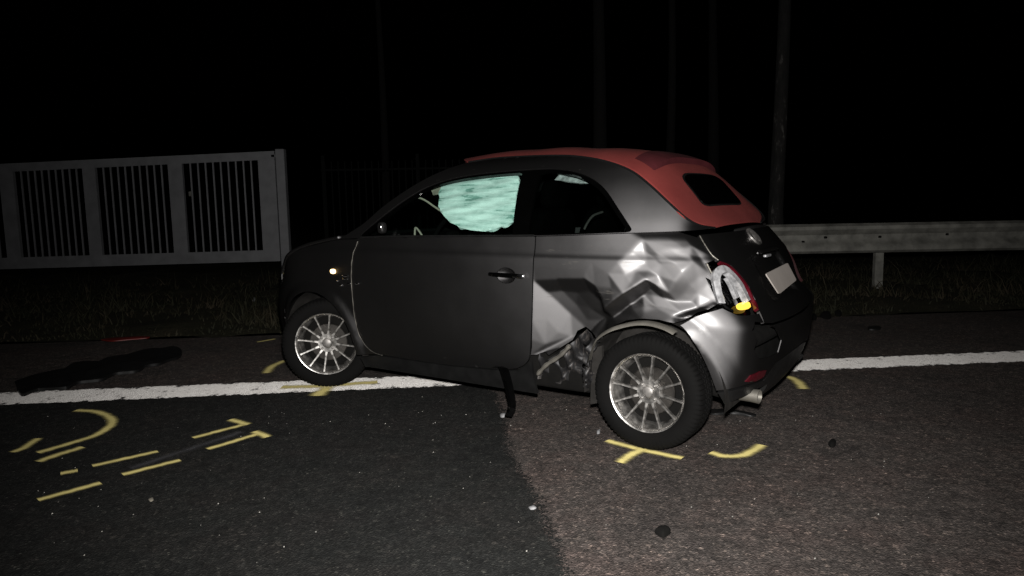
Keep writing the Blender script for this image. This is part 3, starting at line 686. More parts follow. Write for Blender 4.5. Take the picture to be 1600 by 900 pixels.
# ---- front fender, bonnet, windscreen
FT = [(1.10, .986), (.93, .980), (.80, .960), (.62, .925), (.45, .865), (.33, .79), (.27, .72)]
def arch(c, a0, a1, n=30): return [(c[0]+c[2]*math.cos(math.radians(a)), c[1]+c[2]*math.sin(math.radians(a))) for a in np.linspace(a0, a1, n)]
for sd in (1, -1):
    fpoly = [(x-.004, z) for x, z in DF[::-1]][3:]
    poly = [(1.19, .268)] + fpoly + spl(FT, 5)[1:] + [(.26, .62)] + [(x, z) for x, z in arch(ARCH_F, 160, -2, 36) if not (x < .3 and z < .40)] + [(1.05, .25)]
    f = panel('front_fender', [XZ(poly)], ring, 'paint', CAR, step=.022, side=sd)
    if sd == 1: FENDER = f
def patch(name, E, C, mat, parent, ns=40, nt=28, p=2.0, q=2.4, surfy=None, dz=None, thick=.02, s0=0, s1=1, off=0.0):
    E = np.array(spl(E, 8)); C = np.array(spl(C, 8)); k = np.linspace(s0, s1, ns)*(len(E)-1); kk = np.arange(len(E))
    Ei = np.stack([np.interp(k, kk, E[:, c]) for c in range(3)], 1); Ci = np.stack([np.interp(k, kk, C[:, c]) for c in range(3)], 1)
    t = np.linspace(-1, 1, nt); V = []
    for i in range(ns):
        for tt in t:
            a = abs(tt); P = np.array([Ci[i, 0]+(Ei[i, 0]-Ci[i, 0])*a**p, Ei[i, 1]*tt, Ci[i, 2]+(Ei[i, 2]-Ci[i, 2])*a**q + off])
            if dz is not None: P = P + dz(i/(ns-1), tt)
            V.append(L3(P))
    Fc = [(i*nt+j, i*nt+j+1, (i+1)*nt+j+1, (i+1)*nt+j) for i in range(ns-1) for j in range(nt-1)]
    o = obj(name, mesh(name, V, Fc), mat, parent)
    if thick:
        md = o.modifiers.new('thickness', 'SOLIDIFY'); md.thickness = thick; md.offset = 1 if False else -1
    return o
def E3(pts, fn):
    out = []
    for x, z in pts:
        P = fn(x, z); out.append(tuple(P))
    return out
rp = lambda x, z: ring_pt(x, z, .0)
gp = lambda x, z: green(np.array([x]), np.array([z]))[0]
bE = E3([(.93, .982), (.80, .962), (.62, .927), (.45, .868), (.33, .792), (.27, .72)], rp)
patch('bonnet', bE, [(.80, 0, .990), (.66, 0, .972), (.45, 0, .93), (.22, 0, .865), (.08, 0, .79), (.03, 0, .71)], 'paint', CAR)
wE = E3(EDGE[:7], gp)
patch('windscreen', wE, [(.80, 0, .993), (.87, 0, 1.04), (.96, 0, 1.105), (1.07, 0, 1.19), (1.21, 0, 1.29), (1.36, 0, 1.39), (1.50, 0, 1.474)], 'glass', CAR, thick=0, q=2.0)
# ---- soft top
SE = E3(EDGE[6:], gp)
SC = [(1.50, 0, 1.478), (1.72, 0, 1.502), (1.96, 0, 1.513), (2.20, 0, 1.510), (2.42, 0, 1.497), (2.62, 0, 1.479), (2.79, 0, 1.452), (2.925, 0, 1.372), (3.04, 0, 1.245), (3.125, 0, 1.140), (3.205, 0, 1.060)]
def sag(s, t):
    w = 0.0
    for s_ in (.16, .33, .50): w += -.006*math.exp(-((s-s_-.08)/.05)**2)
    return np.array([0, 0, w*(1-abs(t)**4)])
TOP = patch('soft_top', SE, SC, 'canvas', CAR, ns=90, nt=48, p=2.6, q=3.0, dz=sag, thick=.006)
TOP['label'] = 'red canvas folding roof'
_SEi = np.array(spl(SE, 8)); _SCi = np.array(spl(SC, 8))
def top_surf(s, t, off=0.0):
    k = np.clip(np.asarray(s), 0, 1)*(len(_SEi)-1); kk = np.arange(len(_SEi)); a = np.abs(t)
    Ei = [np.interp(k, kk, _SEi[:, c]) for c in range(3)]; Ci = [np.interp(k, kk, _SCi[:, c]) for c in range(3)]
    return np.stack([Ci[0]+(Ei[0]-Ci[0])*a**2.6, Ei[1]*t, Ci[2]+(Ei[2]-Ci[2])*a**3.0], 1)
MB().tube([L3((p[0], p[1]+.002, p[2]+.001)) for p in E3(spl(EDGE[6:], 5), gp)], .0055, 6).build('roof_seal', 'seal', TOP)
MB().tube([L3((p[0], -p[1]-.002, p[2]+.001)) for p in E3(spl(EDGE[6:], 5), gp)], .0055, 6).build('roof_seal', 'seal', TOP)
# rear window (rounded quadrilateral) in the canvas
def rquad(pts, r=.22, n=5):
    out = []; k = len(pts)
    for i in range(k):
        p0, p1, p2 = (np.array(pts[(i+j-1) % k], float) for j in range(3))
        a = p1+(p0-p1)*r; b = p1+(p2-p1)*r
        for q in range(n+1):
            t = q/n; out.append(tuple((1-t)**2*a+2*t*(1-t)*p1+t*t*b))
    return out
def sfun(s, t):
    t = np.asarray(t)/2.0        # scale so that both parameters are metres-like
    return top_surf(s, t)
rw = rquad([(.742, .96), (.742, -.96), (.878, -1.0), (.878, 1.0)], .20)
panel('rear_window_frame', [rquad([(.735, 1.01), (.735, -1.01), (.886, -1.05), (.886, 1.05)], .20)], sfun, 'black_plastic', TOP, step=.02, gap=0, flange=.0, off=.002)
panel('rear_window', [rw], sfun, 'gloss_black', TOP, step=.03, gap=0, flange=.004, off=.006)
# roof spoiler: a dark red wedge across the rear of the roof
V = []; ns, nt = 9, 40
for i in range(ns):
    a = i/(ns-1)
    for j in range(nt):
        t = -1+2*j/(nt-1); tt = t*.80; s = .595+.075*a
        P = top_surf(np.array([s]), np.array([tt]))[0]
        edge = 1-abs(t)**6
        lift = (.003 + .012*a*edge)*(1 if a < .99 else 1)
        V.append((P[0]+.028*a*edge, P[1], P[2]+lift))
for j in range(nt):
    t = -1+2*j/(nt-1); P = top_surf(np.array([.69]), np.array([t*.79]))[0]; V.append((P[0]-.004, P[1], P[2]-.002))
Fc = [(i*nt+j, i*nt+j+1, (i+1)*nt+j+1, (i+1)*nt+j) for i in range(ns) for j in range(nt-1)]
MB().add([L3(v) for v in V], Fc).build('roof_spoiler', 'canvas_dark', TOP)

# ---- quarter panels, dented on the left
Q_FRONT = [(x+.002, z) for x, z in DR[::-1]]
q_belt = belt(2.40, 3.17, 24)
ARC = arch(ARCH_R, 118, 28, 24)
# undamaged right side
polyR = XZ([(x, z) for x, z in q_belt] + [(3.15, .98), (3.17, .93)]) + XZ([(3.22, .84), (3.28, .70), (3.25, .60)]) + XZ(arch(ARCH_R, 70, 176, 30)) + XZ([(2.62, .24), (2.40, .245), (2.36, .30)]) + XZ(Q_FRONT[::-1][3:-1])
panel('rear_quarter_panel', [polyR], ring, 'paint', CAR, step=.025, side=-1)
# dented left side: control points measured on the panel with their depth of push-in (m)
CREASE = [
 [(833,408,0),(880,409,0),(925,410,0),(966,411,0),(1005,412,.030),(1030,414,.026),(1055,413,.014),(1082,409,.012)],
 [(1005,374,0),(1005,392,.018),(1005,412,.030)],
 [(1004,374,0),(985,393,0),(966,411,0)],
 [(1005,374,0),(1024,394,.006),(1032,413,.024)],
 [(834,438,0),(870,436,0),(912,436,0),(928,447,.003),(937,463,.010),(941,483,.016)],
 [(834,439,0),(850,457,.030),(865,475,.056),(880,493,.078),(897,511,.095)],
 [(942,484,.008),(958,471,-.004),(975,459,-.009),(992,448,-.004),(1008,437,.004)],
 [(946,500,.082),(962,489,.078),(980,477,.076),(997,463,.072),(1009,451,.056)],
 [(1008,437,.004),(1022,447,.026),(1040,459,.042)],
 [(1040,459,.042),(1052,440,.022),(1065,425,.012),(1082,409,.012)],
 [(1040,459,.042),(1062,462,.054),(1085,460,.056),(1105,467,.052)],
 [(962,497,.072),(978,481,.058),(1000,478,.050),(1020,484,.055),(1045,497,.048)],
 [(930,535,.10),(945,521,.055),(965,510,.032),(1000,503,.026),(1030,507,.032),(1048,508,.042)],
 [(1060,491,.048),(1085,484,.058),(1108,474,.054),(1124,471,.046)],
 [(1066,504,.098),(1090,493,.100),(1112,484,.08),(1130,477,.05)],
]
LOOSE = [(833,368,0),(880,368,0),(930,368,0),(965,368,0),(1040,369,0),(1070,371,0),(1092,374,0),(900,390,0),(950,390,0),
 (870,422,0),(915,424,0),(950,428,0),(975,430,.008),(990,424,.021),(985,442,.003),(955,450,0),(1012,424,.029),(1025,432,.031),
 (1045,387,.002),(1070,388,-.002),(1082,384,-.010),(1095,391,.0),(1091,403,.024),(1077,398,.004),(1056,398,.010),
 (832,470,-.003),(831,500,-.003),(828,530,0),(824,560,.01),(850,500,.030),(865,522,.052),(848,540,.03),(882,530,.085),
 (872,455,.046),(895,458,.056),(914,455,.050),(922,462,.056),(931,473,.066),(890,478,.074),(912,485,.080),(932,492,.085),(905,504,.094),
 (937,505,.10),(920,530,.105),(905,522,.1),(948,508,.075),
 (1012,464,.064),(1030,468,.060),(1050,474,.064),(1075,474,.066),(1086,436,.040),(1074,446,.040),(1100,444,.046),(1104,428,.040),(1112,458,.047),(1000,490,.042),(980,495,.048),(1101,386,.0),(1113,400,.004),(1122,408,.02),(1113,430,.042),(1120,450,.048)]
pts_, edg_ = [], []
for cr in CREASE:
    for k, p in enumerate(cr):
        if p[:2] not in [q[:2] for q in pts_]: pts_.append(p)
        if k: edg_.append(([q[:2] for q in pts_].index(cr[k-1][:2]), [q[:2] for q in pts_].index(p[:2])))
pts_ += LOOSE
dq = np.array([(*hit(a, b), c) for a, b, c in pts_])
_dv, _de, _df, _, _, _ = delaunay_2d_cdt([Vector(v[:2]) for v in dq], edg_, [], 0, 1e-6)
_dv = np.array([(v[0], v[1]) for v in _dv])
def _dep(v):
    d2 = ((dq[:, :2]-v)**2).sum(1); k = np.argsort(d2)[:3]
    return dq[k[0], 2] if d2[k[0]] < 1e-8 else float((dq[k, 2]/d2[k]).sum()/(1/d2[k]).sum())
dd_ = np.array([_dep(v) for v in _dv])
g_h = .004; gu0, gu1, gz0, gz1 = dq[:, 0].min(), dq[:, 0].max(), dq[:, 1].min(), dq[:, 1].max()
GU = np.arange(gu0, gu1, g_h); GZ = np.arange(gz0, gz1, g_h); UU, ZZ = np.meshgrid(GU, GZ, indexing='ij'); DG = np.zeros_like(UU)
for f in _df:
    if len(f) != 3: continue
    a, b, c = _dv[list(f)]; den = (b[1]-c[1])*(a[0]-c[0])+(c[0]-b[0])*(a[1]-c[1])
    if abs(den) < 1e-12: continue
    w1 = ((b[1]-c[1])*(UU-c[0])+(c[0]-b[0])*(ZZ-c[1]))/den; w2 = ((c[1]-a[1])*(UU-c[0])+(a[0]-c[0])*(ZZ-c[1]))/den; w3 = 1-w1-w2
    k = (w1 > -1e-6) & (w2 > -1e-6) & (w3 > -1e-6)
    DG[k] = (w1*dd_[f[0]]+w2*dd_[f[1]]+w3*dd_[f[2]])[k]
for _ in range(5):
    P_ = np.pad(DG, 1, mode='edge'); DG = (P_[:-2, 1:-1]+P_[2:, 1:-1]+P_[1:-1, :-2]+P_[1:-1, 2:]+2*DG)/6
_U29 = u_of_x(2.90, 1.02)
def dent(u, z):
    a = (np.asarray(u)-gu0)/g_h; b = (np.asarray(z)-gz0)/g_h
    ins = (a >= 0) & (a < len(GU)-1) & (b >= 0) & (b < len(GZ)-1)
    i = np.clip(a.astype(int), 0, len(GU)-2); j = np.clip(b.astype(int), 0, len(GZ)-2); fa = np.clip(a-i, 0, 1); fb = np.clip(b-j, 0, 1)
    v = DG[i, j]*(1-fa)*(1-fb)+DG[i+1, j]*fa*(1-fb)+DG[i, j+1]*(1-fa)*fb+DG[i+1, j+1]*fa*fb
    zb_ = 1.040; k_ = np.clip((np.asarray(z)-(zb_-.045))/.045, 0, 1)*np.clip((_U29-np.asarray(u))/.06, 0, 1)   # shoulder rolls in under the rear pillar
    return v*np.clip((f_zb(2.8)-np.asarray(z)+.012)/.02, 0, 1) + .020*k_**2
lamp_front = H([(1096, 392), (1100, 412), (1108, 432), (1118, 452), (1127, 472)])
polyL = XZ(q_belt[:-2]) + H([(1091, 371), (1098, 383), (1109, 398), (1118, 406), (1111, 409), (1100, 413)]) + lamp_front[2:] + H([(1100, 488), (1082, 493), (1064, 504)]) + H([(1048, 508), (1025, 502), (1000, 500), (975, 503), (955, 511), (938, 522), (926, 536)]) \
    + H([(915, 530), (902, 516), (890, 522), (884, 536), (868, 547), (858, 556), (846, 552), (836, 556), (827, 556)]) + XZ([(x+.002, z) for x, z in DR if z > .42])
QP = panel('rear_quarter_panel', [polyL], ring, 'paint_scuffed', CAR, step=.006, side=1, disp=dent, dispdir=(.05, 1, 0), flange=.01, label='deeply crumpled rear side panel')
# split arch lip, hanging free of the panel
lip = H([(917, 566), (923, 546), (932, 530), (948, 518), (968, 511), (990, 507), (1012, 508), (1035, 514), (1052, 522)])
LP = ring(np.array([p[0] for p in lip]), np.array([p[1] for p in lip]))
mb = MB(); pts = spl([tuple(p) for p in LP], 5); m_ = len(pts); V = []
for i, p in enumerate(pts):
    a = i/(m_-1); r = np.array([p[0]-3.0, 0, p[2]-.28]); r /= np.linalg.norm(r); w = .005+.005*math.sin(a*math.pi)*(1-.5*a)
    base = np.array(p)+np.array([0, -.030+.012*math.sin(a*7), 0])
    V += [L3(base-r*w+np.array([0, .022, 0])), L3(base+np.array([0, .016, 0])), L3(base+r*w), L3(base+r*w+np.array([0, -.03, 0]))]
mb.add(V, [(i*4+j, i*4+j+1, (i+1)*4+j+1, (i+1)*4+j) for i in range(m_-1) for j in range(3)])
mb.build('arch_lip', M['bare_lip'] if 'bare_lip' in M else 'bare_metal', CAR, label='bent pale wheel arch lip')
# crumpled scraped sill end in front of the rear wheel
def crum(u, z):
    return .050+.030*np.abs(np.sin(u*21+z*14))+.018*np.abs(np.sin(u*31-z*27+1))-.12*np.clip(.30-z,0,.1)
sill_bad = H([(827, 560), (840, 572), (862, 556), (884, 538), (902, 520), (926, 538), (920, 560), (922, 590), (932, 622), (915, 617), (880, 612), (845, 606), (832, 600)])
panel('crushed_sill', [sill_bad], ring, 'scraped', CAR, step=.009, side=1, disp=crum, flange=.01, label='crushed and scraped sill end')
fl = H([(838, 586), (852, 571), (874, 556), (888, 541)]); FP = ring(np.array([p[0] for p in fl]), np.array([p[1] for p in fl]))
MB().tube([L3((p[0], p[1]-.012, p[2])) for p in spl([tuple(q) for q in FP], 5)], [.008+.005*abs(math.sin(i)) for i in range(16)], 6).build('torn_flap', 'bare_metal', CAR)
# sills
for sd in (1, -1):
    x1 = 2.36 if sd == 1 else 2.63
    sp = [(1.06, .235), (1.19, .262)] + [(x, z-.006) for x, z in DBOT] + ([(2.26, .300), (2.36, .36)] if sd == 1 else [(2.26, .30), (2.36, .30), (2.40, .243)]) + [(x1, .225), (x1, .17), (1.07, .165)]
    panel('sill', [XZ(sp)], ring, 'black_plastic', CAR, step=.03, side=sd, off=-.004)
# sill trim torn off and hanging to the ground
a0 = on_y(778, 575, .78); st = [on_y(px, py, y) for px, py, y in ((774, 574, .78), (785, 574, .80), (791, 588, .815), (797, 612, .835), (800, 634, .85), (794, 650, .86))]
st = spl([tuple(p) for p in st], 6); st = [(p[0], p[1], max(p[2], .012)) for p in st]
V = []
for i, p in enumerate(st):
    w = .050*(1-.35*i/len(st))*(.7+.3*math.sin(min(1, i/8)*1.57)); V += [L3((p[0]-w*.75, p[1], p[2]-.004)), L3((p[0], p[1]+.012, p[2]+.002)), L3((p[0]+w*.75, p[1]+.003, p[2])), L3((p[0], p[1]-.012, p[2]))]
Fc = [(i*4+j, i*4+(j+1) % 4, (i+1)*4+(j+1) % 4, (i+1)*4+j) for i in range(len(st)-1) for j in range(4)]
MB().add(V, Fc).build('hanging_trim', 'gloss_black', CAR, label='black trim strip torn from the sill, hanging to the road')

# ---- rear end
lampP = H([(1099, 414), (1112, 409), (1126, 408), (1140, 415), (1155, 430), (1168, 448), (1178, 468), (1183, 484), (1166, 489), (1150, 489), (1136, 481), (1124, 468), (1112, 446), (1104, 430)])
tg_left = H([(1092, 366), (1100, 382), (1111, 398), (1122, 407)]) + [p for p in H([(1142, 415), (1157, 430), (1170, 448), (1180, 468), (1186, 486)])]
zt = tg_left[0][1]; z_bot = [(.52, .615), (.42, .60), (.2, .592), (0, .59)]
bl = tg_left[-1]
tail_poly = tg_left + [(u_of_y(y, z), z) for y, z in z_bot]
tail_poly = tail_poly + [(-u, z) for u, z in tail_poly[::-1][1:]]
def plate_rec(u, z):      # shallow recess for the number plate
    P = ring(np.asarray(u), np.asarray(z)); y = np.abs(P[:, 1])
    return .022*np.clip((.26-y)/.02, 0, 1)*np.clip((.90-z)/.02, 0, 1)*np.clip((z-.685)/.02, 0, 1)
TG = panel('tailgate', [tail_poly], ring, 'paint', CAR, step=.014, disp=plate_rec)
# pale torn edges beside the lamp and along the tailgate gap
def edge_tube(name, uvs, off, rad, parent, disp=None):
    P = ring(np.array([q[0] for q in uvs]), np.array([q[1] for q in uvs]))
    if disp is not None: P[:, 1] -= disp(np.array([q[0] for q in uvs]), np.array([q[1] for q in uvs]))
    pts = spl([tuple(p+np.array([off, off, 0])) for p in P], 6)
    return MB().tube([L3(p) for p in pts], [rad*(.5+.7*abs(math.sin(i*1.3))) for i in range(len(pts))], 6).build(name, 'bare_metal', parent)
edge_tube('bare_edge', H([(1100, 412), (1108, 432), (1118, 452), (1127, 471)]), .003, .004, QP, dent)
edge_tube('bare_edge', H([(1093, 368), (1101, 382), (1112, 398), (1122, 406)]), .001, .0028, QP)
# badge
def rear_frame(y, z):
    u = u_of_y(y, z); e = 2e-3; A = ring(np.array([u, u+e, u-e, u, u]), np.array([z, z, z, z+e, z-e]))
    up = A[3]-A[4]; up /= np.linalg.norm(up); lr = A[1]-A[2]; lr /= np.linalg.norm(lr); n = np.cross(lr, up); n /= np.linalg.norm(n)
    if n[0] < 0: n = -n
    return A[0], lr, up, n
def oval(name, c, lr, up, n, rx, rz, th, mat, parent, e=1.0, seg=28, dome=.3):
    V = []
    rings = [(1.0, 0.0), (1.0, th*.7), (.86, th), (0.4, th*(1+dome))]
    for k, h in rings:
        for j in range(seg):
            a = 2*math.pi*j/seg; ca, sa = math.cos(a), math.sin(a)
            ca = math.copysign(abs(ca)**e, ca); sa = math.copysign(abs(sa)**e, sa)
            V.append(L3(c + lr*rx*k*ca + up*rz*k*sa + n*h))
    V.append(L3(c+n*th*(1+dome*1.1)))
    Fc = [(k*seg+j, k*seg+(j+1) % seg, (k+1)*seg+(j+1) % seg, (k+1)*seg+j) for k in range(len(rings)-1) for j in range(seg)]
    Fc += [(3*seg+j, 3*seg+(j+1) % seg, 4*seg) for j in range(seg)]
    return MB().add(V, Fc).build(name, mat, parent)
c, lr, up, n = rear_frame(0, .985)
oval('badge', c+n*.001, lr, up, n, .062, .055, .012, 'alloy', TG)
oval('badge_face', c+n*.010, lr, up, n, .046, .041, .006, 'dirty_alloy', TG)
# chrome grip bar above the plate, and the blank number plate
c, lr, up, n = rear_frame(0, .90)
MB().tube([L3(c+lr*a+n*.018+up*(.01-.12*a*a)) for a in np.linspace(-.20, .20, 15)], [.004]+[.013]*13+[.004], 10).build('grip_bar', 'paint', TG)
pc, lr, up, n = rear_frame(0, .785)
pn = np.cross(np.array([0, 1.0, 0]), up); pn = pn/np.linalg.norm(pn); pn = pn if pn[0] > 0 else -pn
plate_c = pc+n*.006; V = []
def on_plane(px, py, p0, nn):
    d = car_ray(px, py); t = ((p0-CAMC)@nn)/(d@nn); return CAMC+t*d
pcs = [on_plane(px, py, plate_c, pn) for px, py in ((1195, 428), (1229, 411), (1243, 438), (1216, 460))]
pl2 = [((q-plate_c)@np.array([0, 1.0, 0]), (q-plate_c)@up) for q in pcs]
print('PLATE', [tuple(round(a, 3) for a in q) for q in pl2])
for dd in (0, .006):
    for y, q in rquad(pl2, .07, 3): V.append(L3(plate_c+np.array([0, y, 0])+up*q+pn*dd))
k = len(V)//2
MB().add(V, [tuple(range(k, 2*k))]+[(i, (i+1) % k, k+(i+1) % k, k+i) for i in range(k)]).build('number_plate', 'plate', TG, label='blank grey-beige number plate, bent askew')
MB().superell(L3(plate_c+np.array([0, .10, 0])+up*.115+pn*.004), (.02, .10, .014), .4).build('plate_lamp', 'white_plastic', TG)
# ---- rear bumper with a torn hole; black valance
arch_b = H([(1062, 508), (1078, 526), (1092, 548), (1104, 572), (1114, 598), (1119, 611)])
low = H([(1135, 609), (1165, 602), (1195, 592)])
right_low = [(u_of_y(.30, .36), .385), (u_of_y(0, .38), .395)]
b_top = H([(1086, 494), (1104, 488), (1128, 481), (1138, 486), (1152, 492), (1168, 492), (1186, 489)])
bump_half = arch_b + low + right_low
bt = b_top + [(u_of_y(y, z-.006), z-.006) for y, z in z_bot]
right_side = [(-u, z) for u, z in [(u_of_y(.2, .58), .58), (u_of_y(.42, .594), .594), (u_of_y(.52, .609), .609)]]
rs = [(-u_of_x(3.36, .66), .66), (-u_of_x(3.24, .62), .62)] + [(-u_of_x(x, z), z) for x, z in arch(ARCH_R, 60, 5, 12)] + [(-u_of_y(.6, .33), .34), (-u_of_y(.30, .36), .385)]
hole = H([(1180, 503), (1194, 505), (1212, 514), (1221, 532), (1216, 550), (1200, 558), (1186, 560), (1179, 546), (1184, 530), (1176, 516)])
RB = panel('rear_bumper', [bump_half + rs[::-1] + right_side[::-1] + bt[::-1], hole], ring, 'paint', CAR, step=.016, flange=.005)
val = H([(1120, 614), (1135, 612), (1165, 605), (1195, 595)]) + [(u_of_y(.30, .36), .379), (u_of_y(0, .38), .389), (-u_of_y(.30, .36), .379), (-u_of_y(.6, .33), .334)] + [(-u_of_y(.6, .22), .20), (-u_of_y(.3, .2), .19), (u_of_y(.0, .2), .19), (u_of_y(.3, .2), .19)] + H([(1200, 601), (1180, 611), (1155, 624), (1131, 633)])
panel('rear_valance', [val], ring, 'black_plastic', CAR, step=.03, flange=.02, off=-.004)
# crash beam visible through the hole
MB().tube([L3((f_xr(.5)-.10-.03*abs(y/.6)**2, y, .52)) for y in np.linspace(-.55, .55, 13)], .05, 10).build('crash_beam', 'under', CAR)
rl = H([(1163, 596), (1172, 586), (1186, 580), (1196, 578), (1192, 588), (1180, 595)])
panel('bumper_reflector', [rl], ring, 'red_lens', RB, step=.012, gap=0, flange=.008, off=.006)
# ---- left tail lamp, lens smashed open
TL = panel('tail_lamp', [lampP], ring, 'gloss_black', CAR, step=.014, flange=.03, off=-.035, label='smashed tail lamp with white reflector and lit amber lens')
def lamp_band(name, pix_line, w, mat, off, th=.008):
    pts = H(pix_line); pts = spl(pts, 6); U = np.array(pts); t = np.gradient(U, axis=0); t /= np.linalg.norm(t, axis=1)[:, None]; nn = np.stack([-t[:, 1], t[:, 0]], 1)
    poly = [tuple(p) for p in U+nn*w/2] + [tuple(p) for p in (U-nn*w/2)[::-1]]
    return panel(name, [poly], ring, mat, TL, step=.008, gap=0, flange=th, off=off)
lamp_band('reflector_ring', [(1128, 474), (1122, 455), (1119, 436), (1123, 424), (1134, 421), (1147, 432), (1160, 450), (1170, 470)], .030, 'white_plastic', .006, .03)
lamp_band('inner_reflector', [(1139, 431), (1148, 446), (1156, 464)], .022, 'white_plastic', -.008, .02)
lamp_band('inner_bracket', [(1134, 440), (1142, 458), (1150, 470)], .014, 'chrome', -.02, .01)
lamp_band('red_lens_edge', [(1124, 411), (1140, 418), (1155, 433), (1168, 451), (1178, 472), (1182, 484)], .010, 'red_lens', .008, .02)
panel('indicator_lens', [rquad(H([(1154, 472), (1175, 468), (1178, 478), (1157, 482)]), .4, 6)], ring, 'amber_lit', TL, step=.006, gap=0, flange=.006, off=-.014)
lamp_band('chrome_clip', [(1128, 470), (1134, 480), (1146, 486)], .012, 'chrome', .002, .01)
# right lamp, whole
TR = panel('tail_lamp', [[(u_of_x(3.19, .90), .90), (u_of_y(.60, .90), .90), (u_of_y(.58, .70), .70), (u_of_x(3.33, .70), .70)]], ring, 'red_dull', CAR, side=-1, off=-.003)
# exhaust
e0, e1 = on_y(1150, 626, .50), on_y(1184, 619, .50)
mb = MB(); mb.tube([L3((3.10, .46, .27)), L3((3.25, .47, .245)), L3((3.33, .48, .24))], .024, 16); mb.build('exhaust_silencer', 'under', CAR)
pr = [(.026, 0), (.030, .0), (.031, .09), (.034, .125), (.030, .127), (.027, .10), (.027, .02)]
o = MB().lathe(pr, 28).build('exhaust_pipe', 'bare_metal', CAR); ec = (e0+e1)/2
o.location = L3((e1[0]-.115, e1[1], e1[2])); o.rotation_euler = (0, 0, math.radians(90)-.05)
# ---- front bumper and lights
fb = XZ([(.305, .60), (.27, .66), (.24, .70)]) + [(UK[-1]-.32, .72), (UK[-1]-.0, .70)]
fl_ = XZ([(x, z) for x, z in arch(ARCH_F, 186, 158, 8)])
low_f = [(u_of_x(.28, .22), .22), (u_of_x(.2, .18), .18), (UK[-1]-.3, .17), (UK[-1], .17)]
for sd in (1, -1):
    panel('front_bumper', [low_f[:2] + fl_ + fb + low_f[:1:-1]], ring, 'paint', CAR, step=.03, side=sd)
    hc, z_h = ring_pt(.215, .74), .74
    nrm = np.array([-.78, .55, .28]); nrm /= np.linalg.norm(nrm); lr = np.cross(nrm, np.array([0, 0, 1.])); lr /= np.linalg.norm(lr); up = np.cross(lr, nrm)
    hl = empty('headlight', (0, 0, 0), 0, CAR)
    hcen = hc + np.array([.03, -.03, .02]); 
    if sd < 0:
        hcen = hcen*np.array([1, -1, 1]); nrm = nrm*np.array([1, -1, 1]); lr = lr*np.array([1, -1, 1]); up = up*np.array([1, -1, 1])
    oval('headlight_rim', hcen, lr, up, nrm, .105, .12, .02, 'chrome', hl, dome=-.6)
    oval('headlight_lens', hcen+nrm*.014, lr, up, nrm, .09, .105, .012, 'white_plastic', hl)
# broken splinters of the front corner
random.seed(11)
for i in range(9):
    px, py = random.choice([(441, 431), (447, 438), (462, 412), (458, 420), (476, 398), (472, 408), (448, 447), (452, 405), (466, 404)]); p = on_y(px+random.uniform(-3, 3), py+random.uniform(-4, 4), .60+random.uniform(-.05, .05))
    R = Matrix.Rotation(random.uniform(0, 6), 3, 'X') @ Matrix.Rotation(random.uniform(0, 6), 3, 'Z')
    mb = MB(); w = random.uniform(.012, .03); q = [Vector((random.uniform(-w, w), random.uniform(-w*1.8, w*1.8), random.uniform(-.003, .003))) for _ in range(3)]
    q = [R @ v for v in q]; nn = (q[1]-q[0]).cross(q[2]-q[0]).normalized()*.003
    mb.add([Vector(L3(p))+v for v in q]+[Vector(L3(p))+v+nn for v in q], [(0, 2, 1), (3, 4, 5), (0, 1, 4, 3), (1, 2, 5, 4), (2, 0, 3, 5)]); mb.build('headlight_splinter', 'lens_shard' if False else 'white_plastic', CAR, smooth=False)
# lit side repeater and loose clips beside it
ru, rz_ = hit(521, 424); RP = ring(np.array([ru]), np.array([rz_]))[0]
REP = MB().superell(L3((RP[0], RP[1]+.004, RP[2])), (.045, .02, .03), .8).build('side_repeater', 'repeater_lit', CAR, label='glowing amber side repeater')
for px, py, sx in ((540, 431, .035), (540, 436, .030), (533, 446, .014), (546, 443, .018), (558, 443, .022), (527, 439, .012)):
    u_, z_ = hit(px, py); q = ring(np.array([u_]), np.array([z_]))[0]
    MB().superell(L3((q[0], q[1]+.004, q[2])), (sx*1.6, .010, .010), .6, 12, 8).build('loose_clip', 'chrome', CAR)
# stump of the torn-off mirror
mu = on_y(597, 356, .80)
MB().superell(L3((mu[0], mu[1], mu[2])), (.05, .05, .07), .7, 20, 12).build('mirror_stump', 'black_plastic', CAR, label='stump of the broken-off door mirror')
MB().superell(L3((mu[0]+.02, mu[1]+.03, mu[2]+.005)), (.018, .016, .035), .8, 12, 8).build('mirror_joint', 'chrome', CAR)
# right mirror
MB().superell(L3((1.20, -.90, 1.05)), (.12, .16, .13), .6).build('door_mirror', 'paint', CAR)

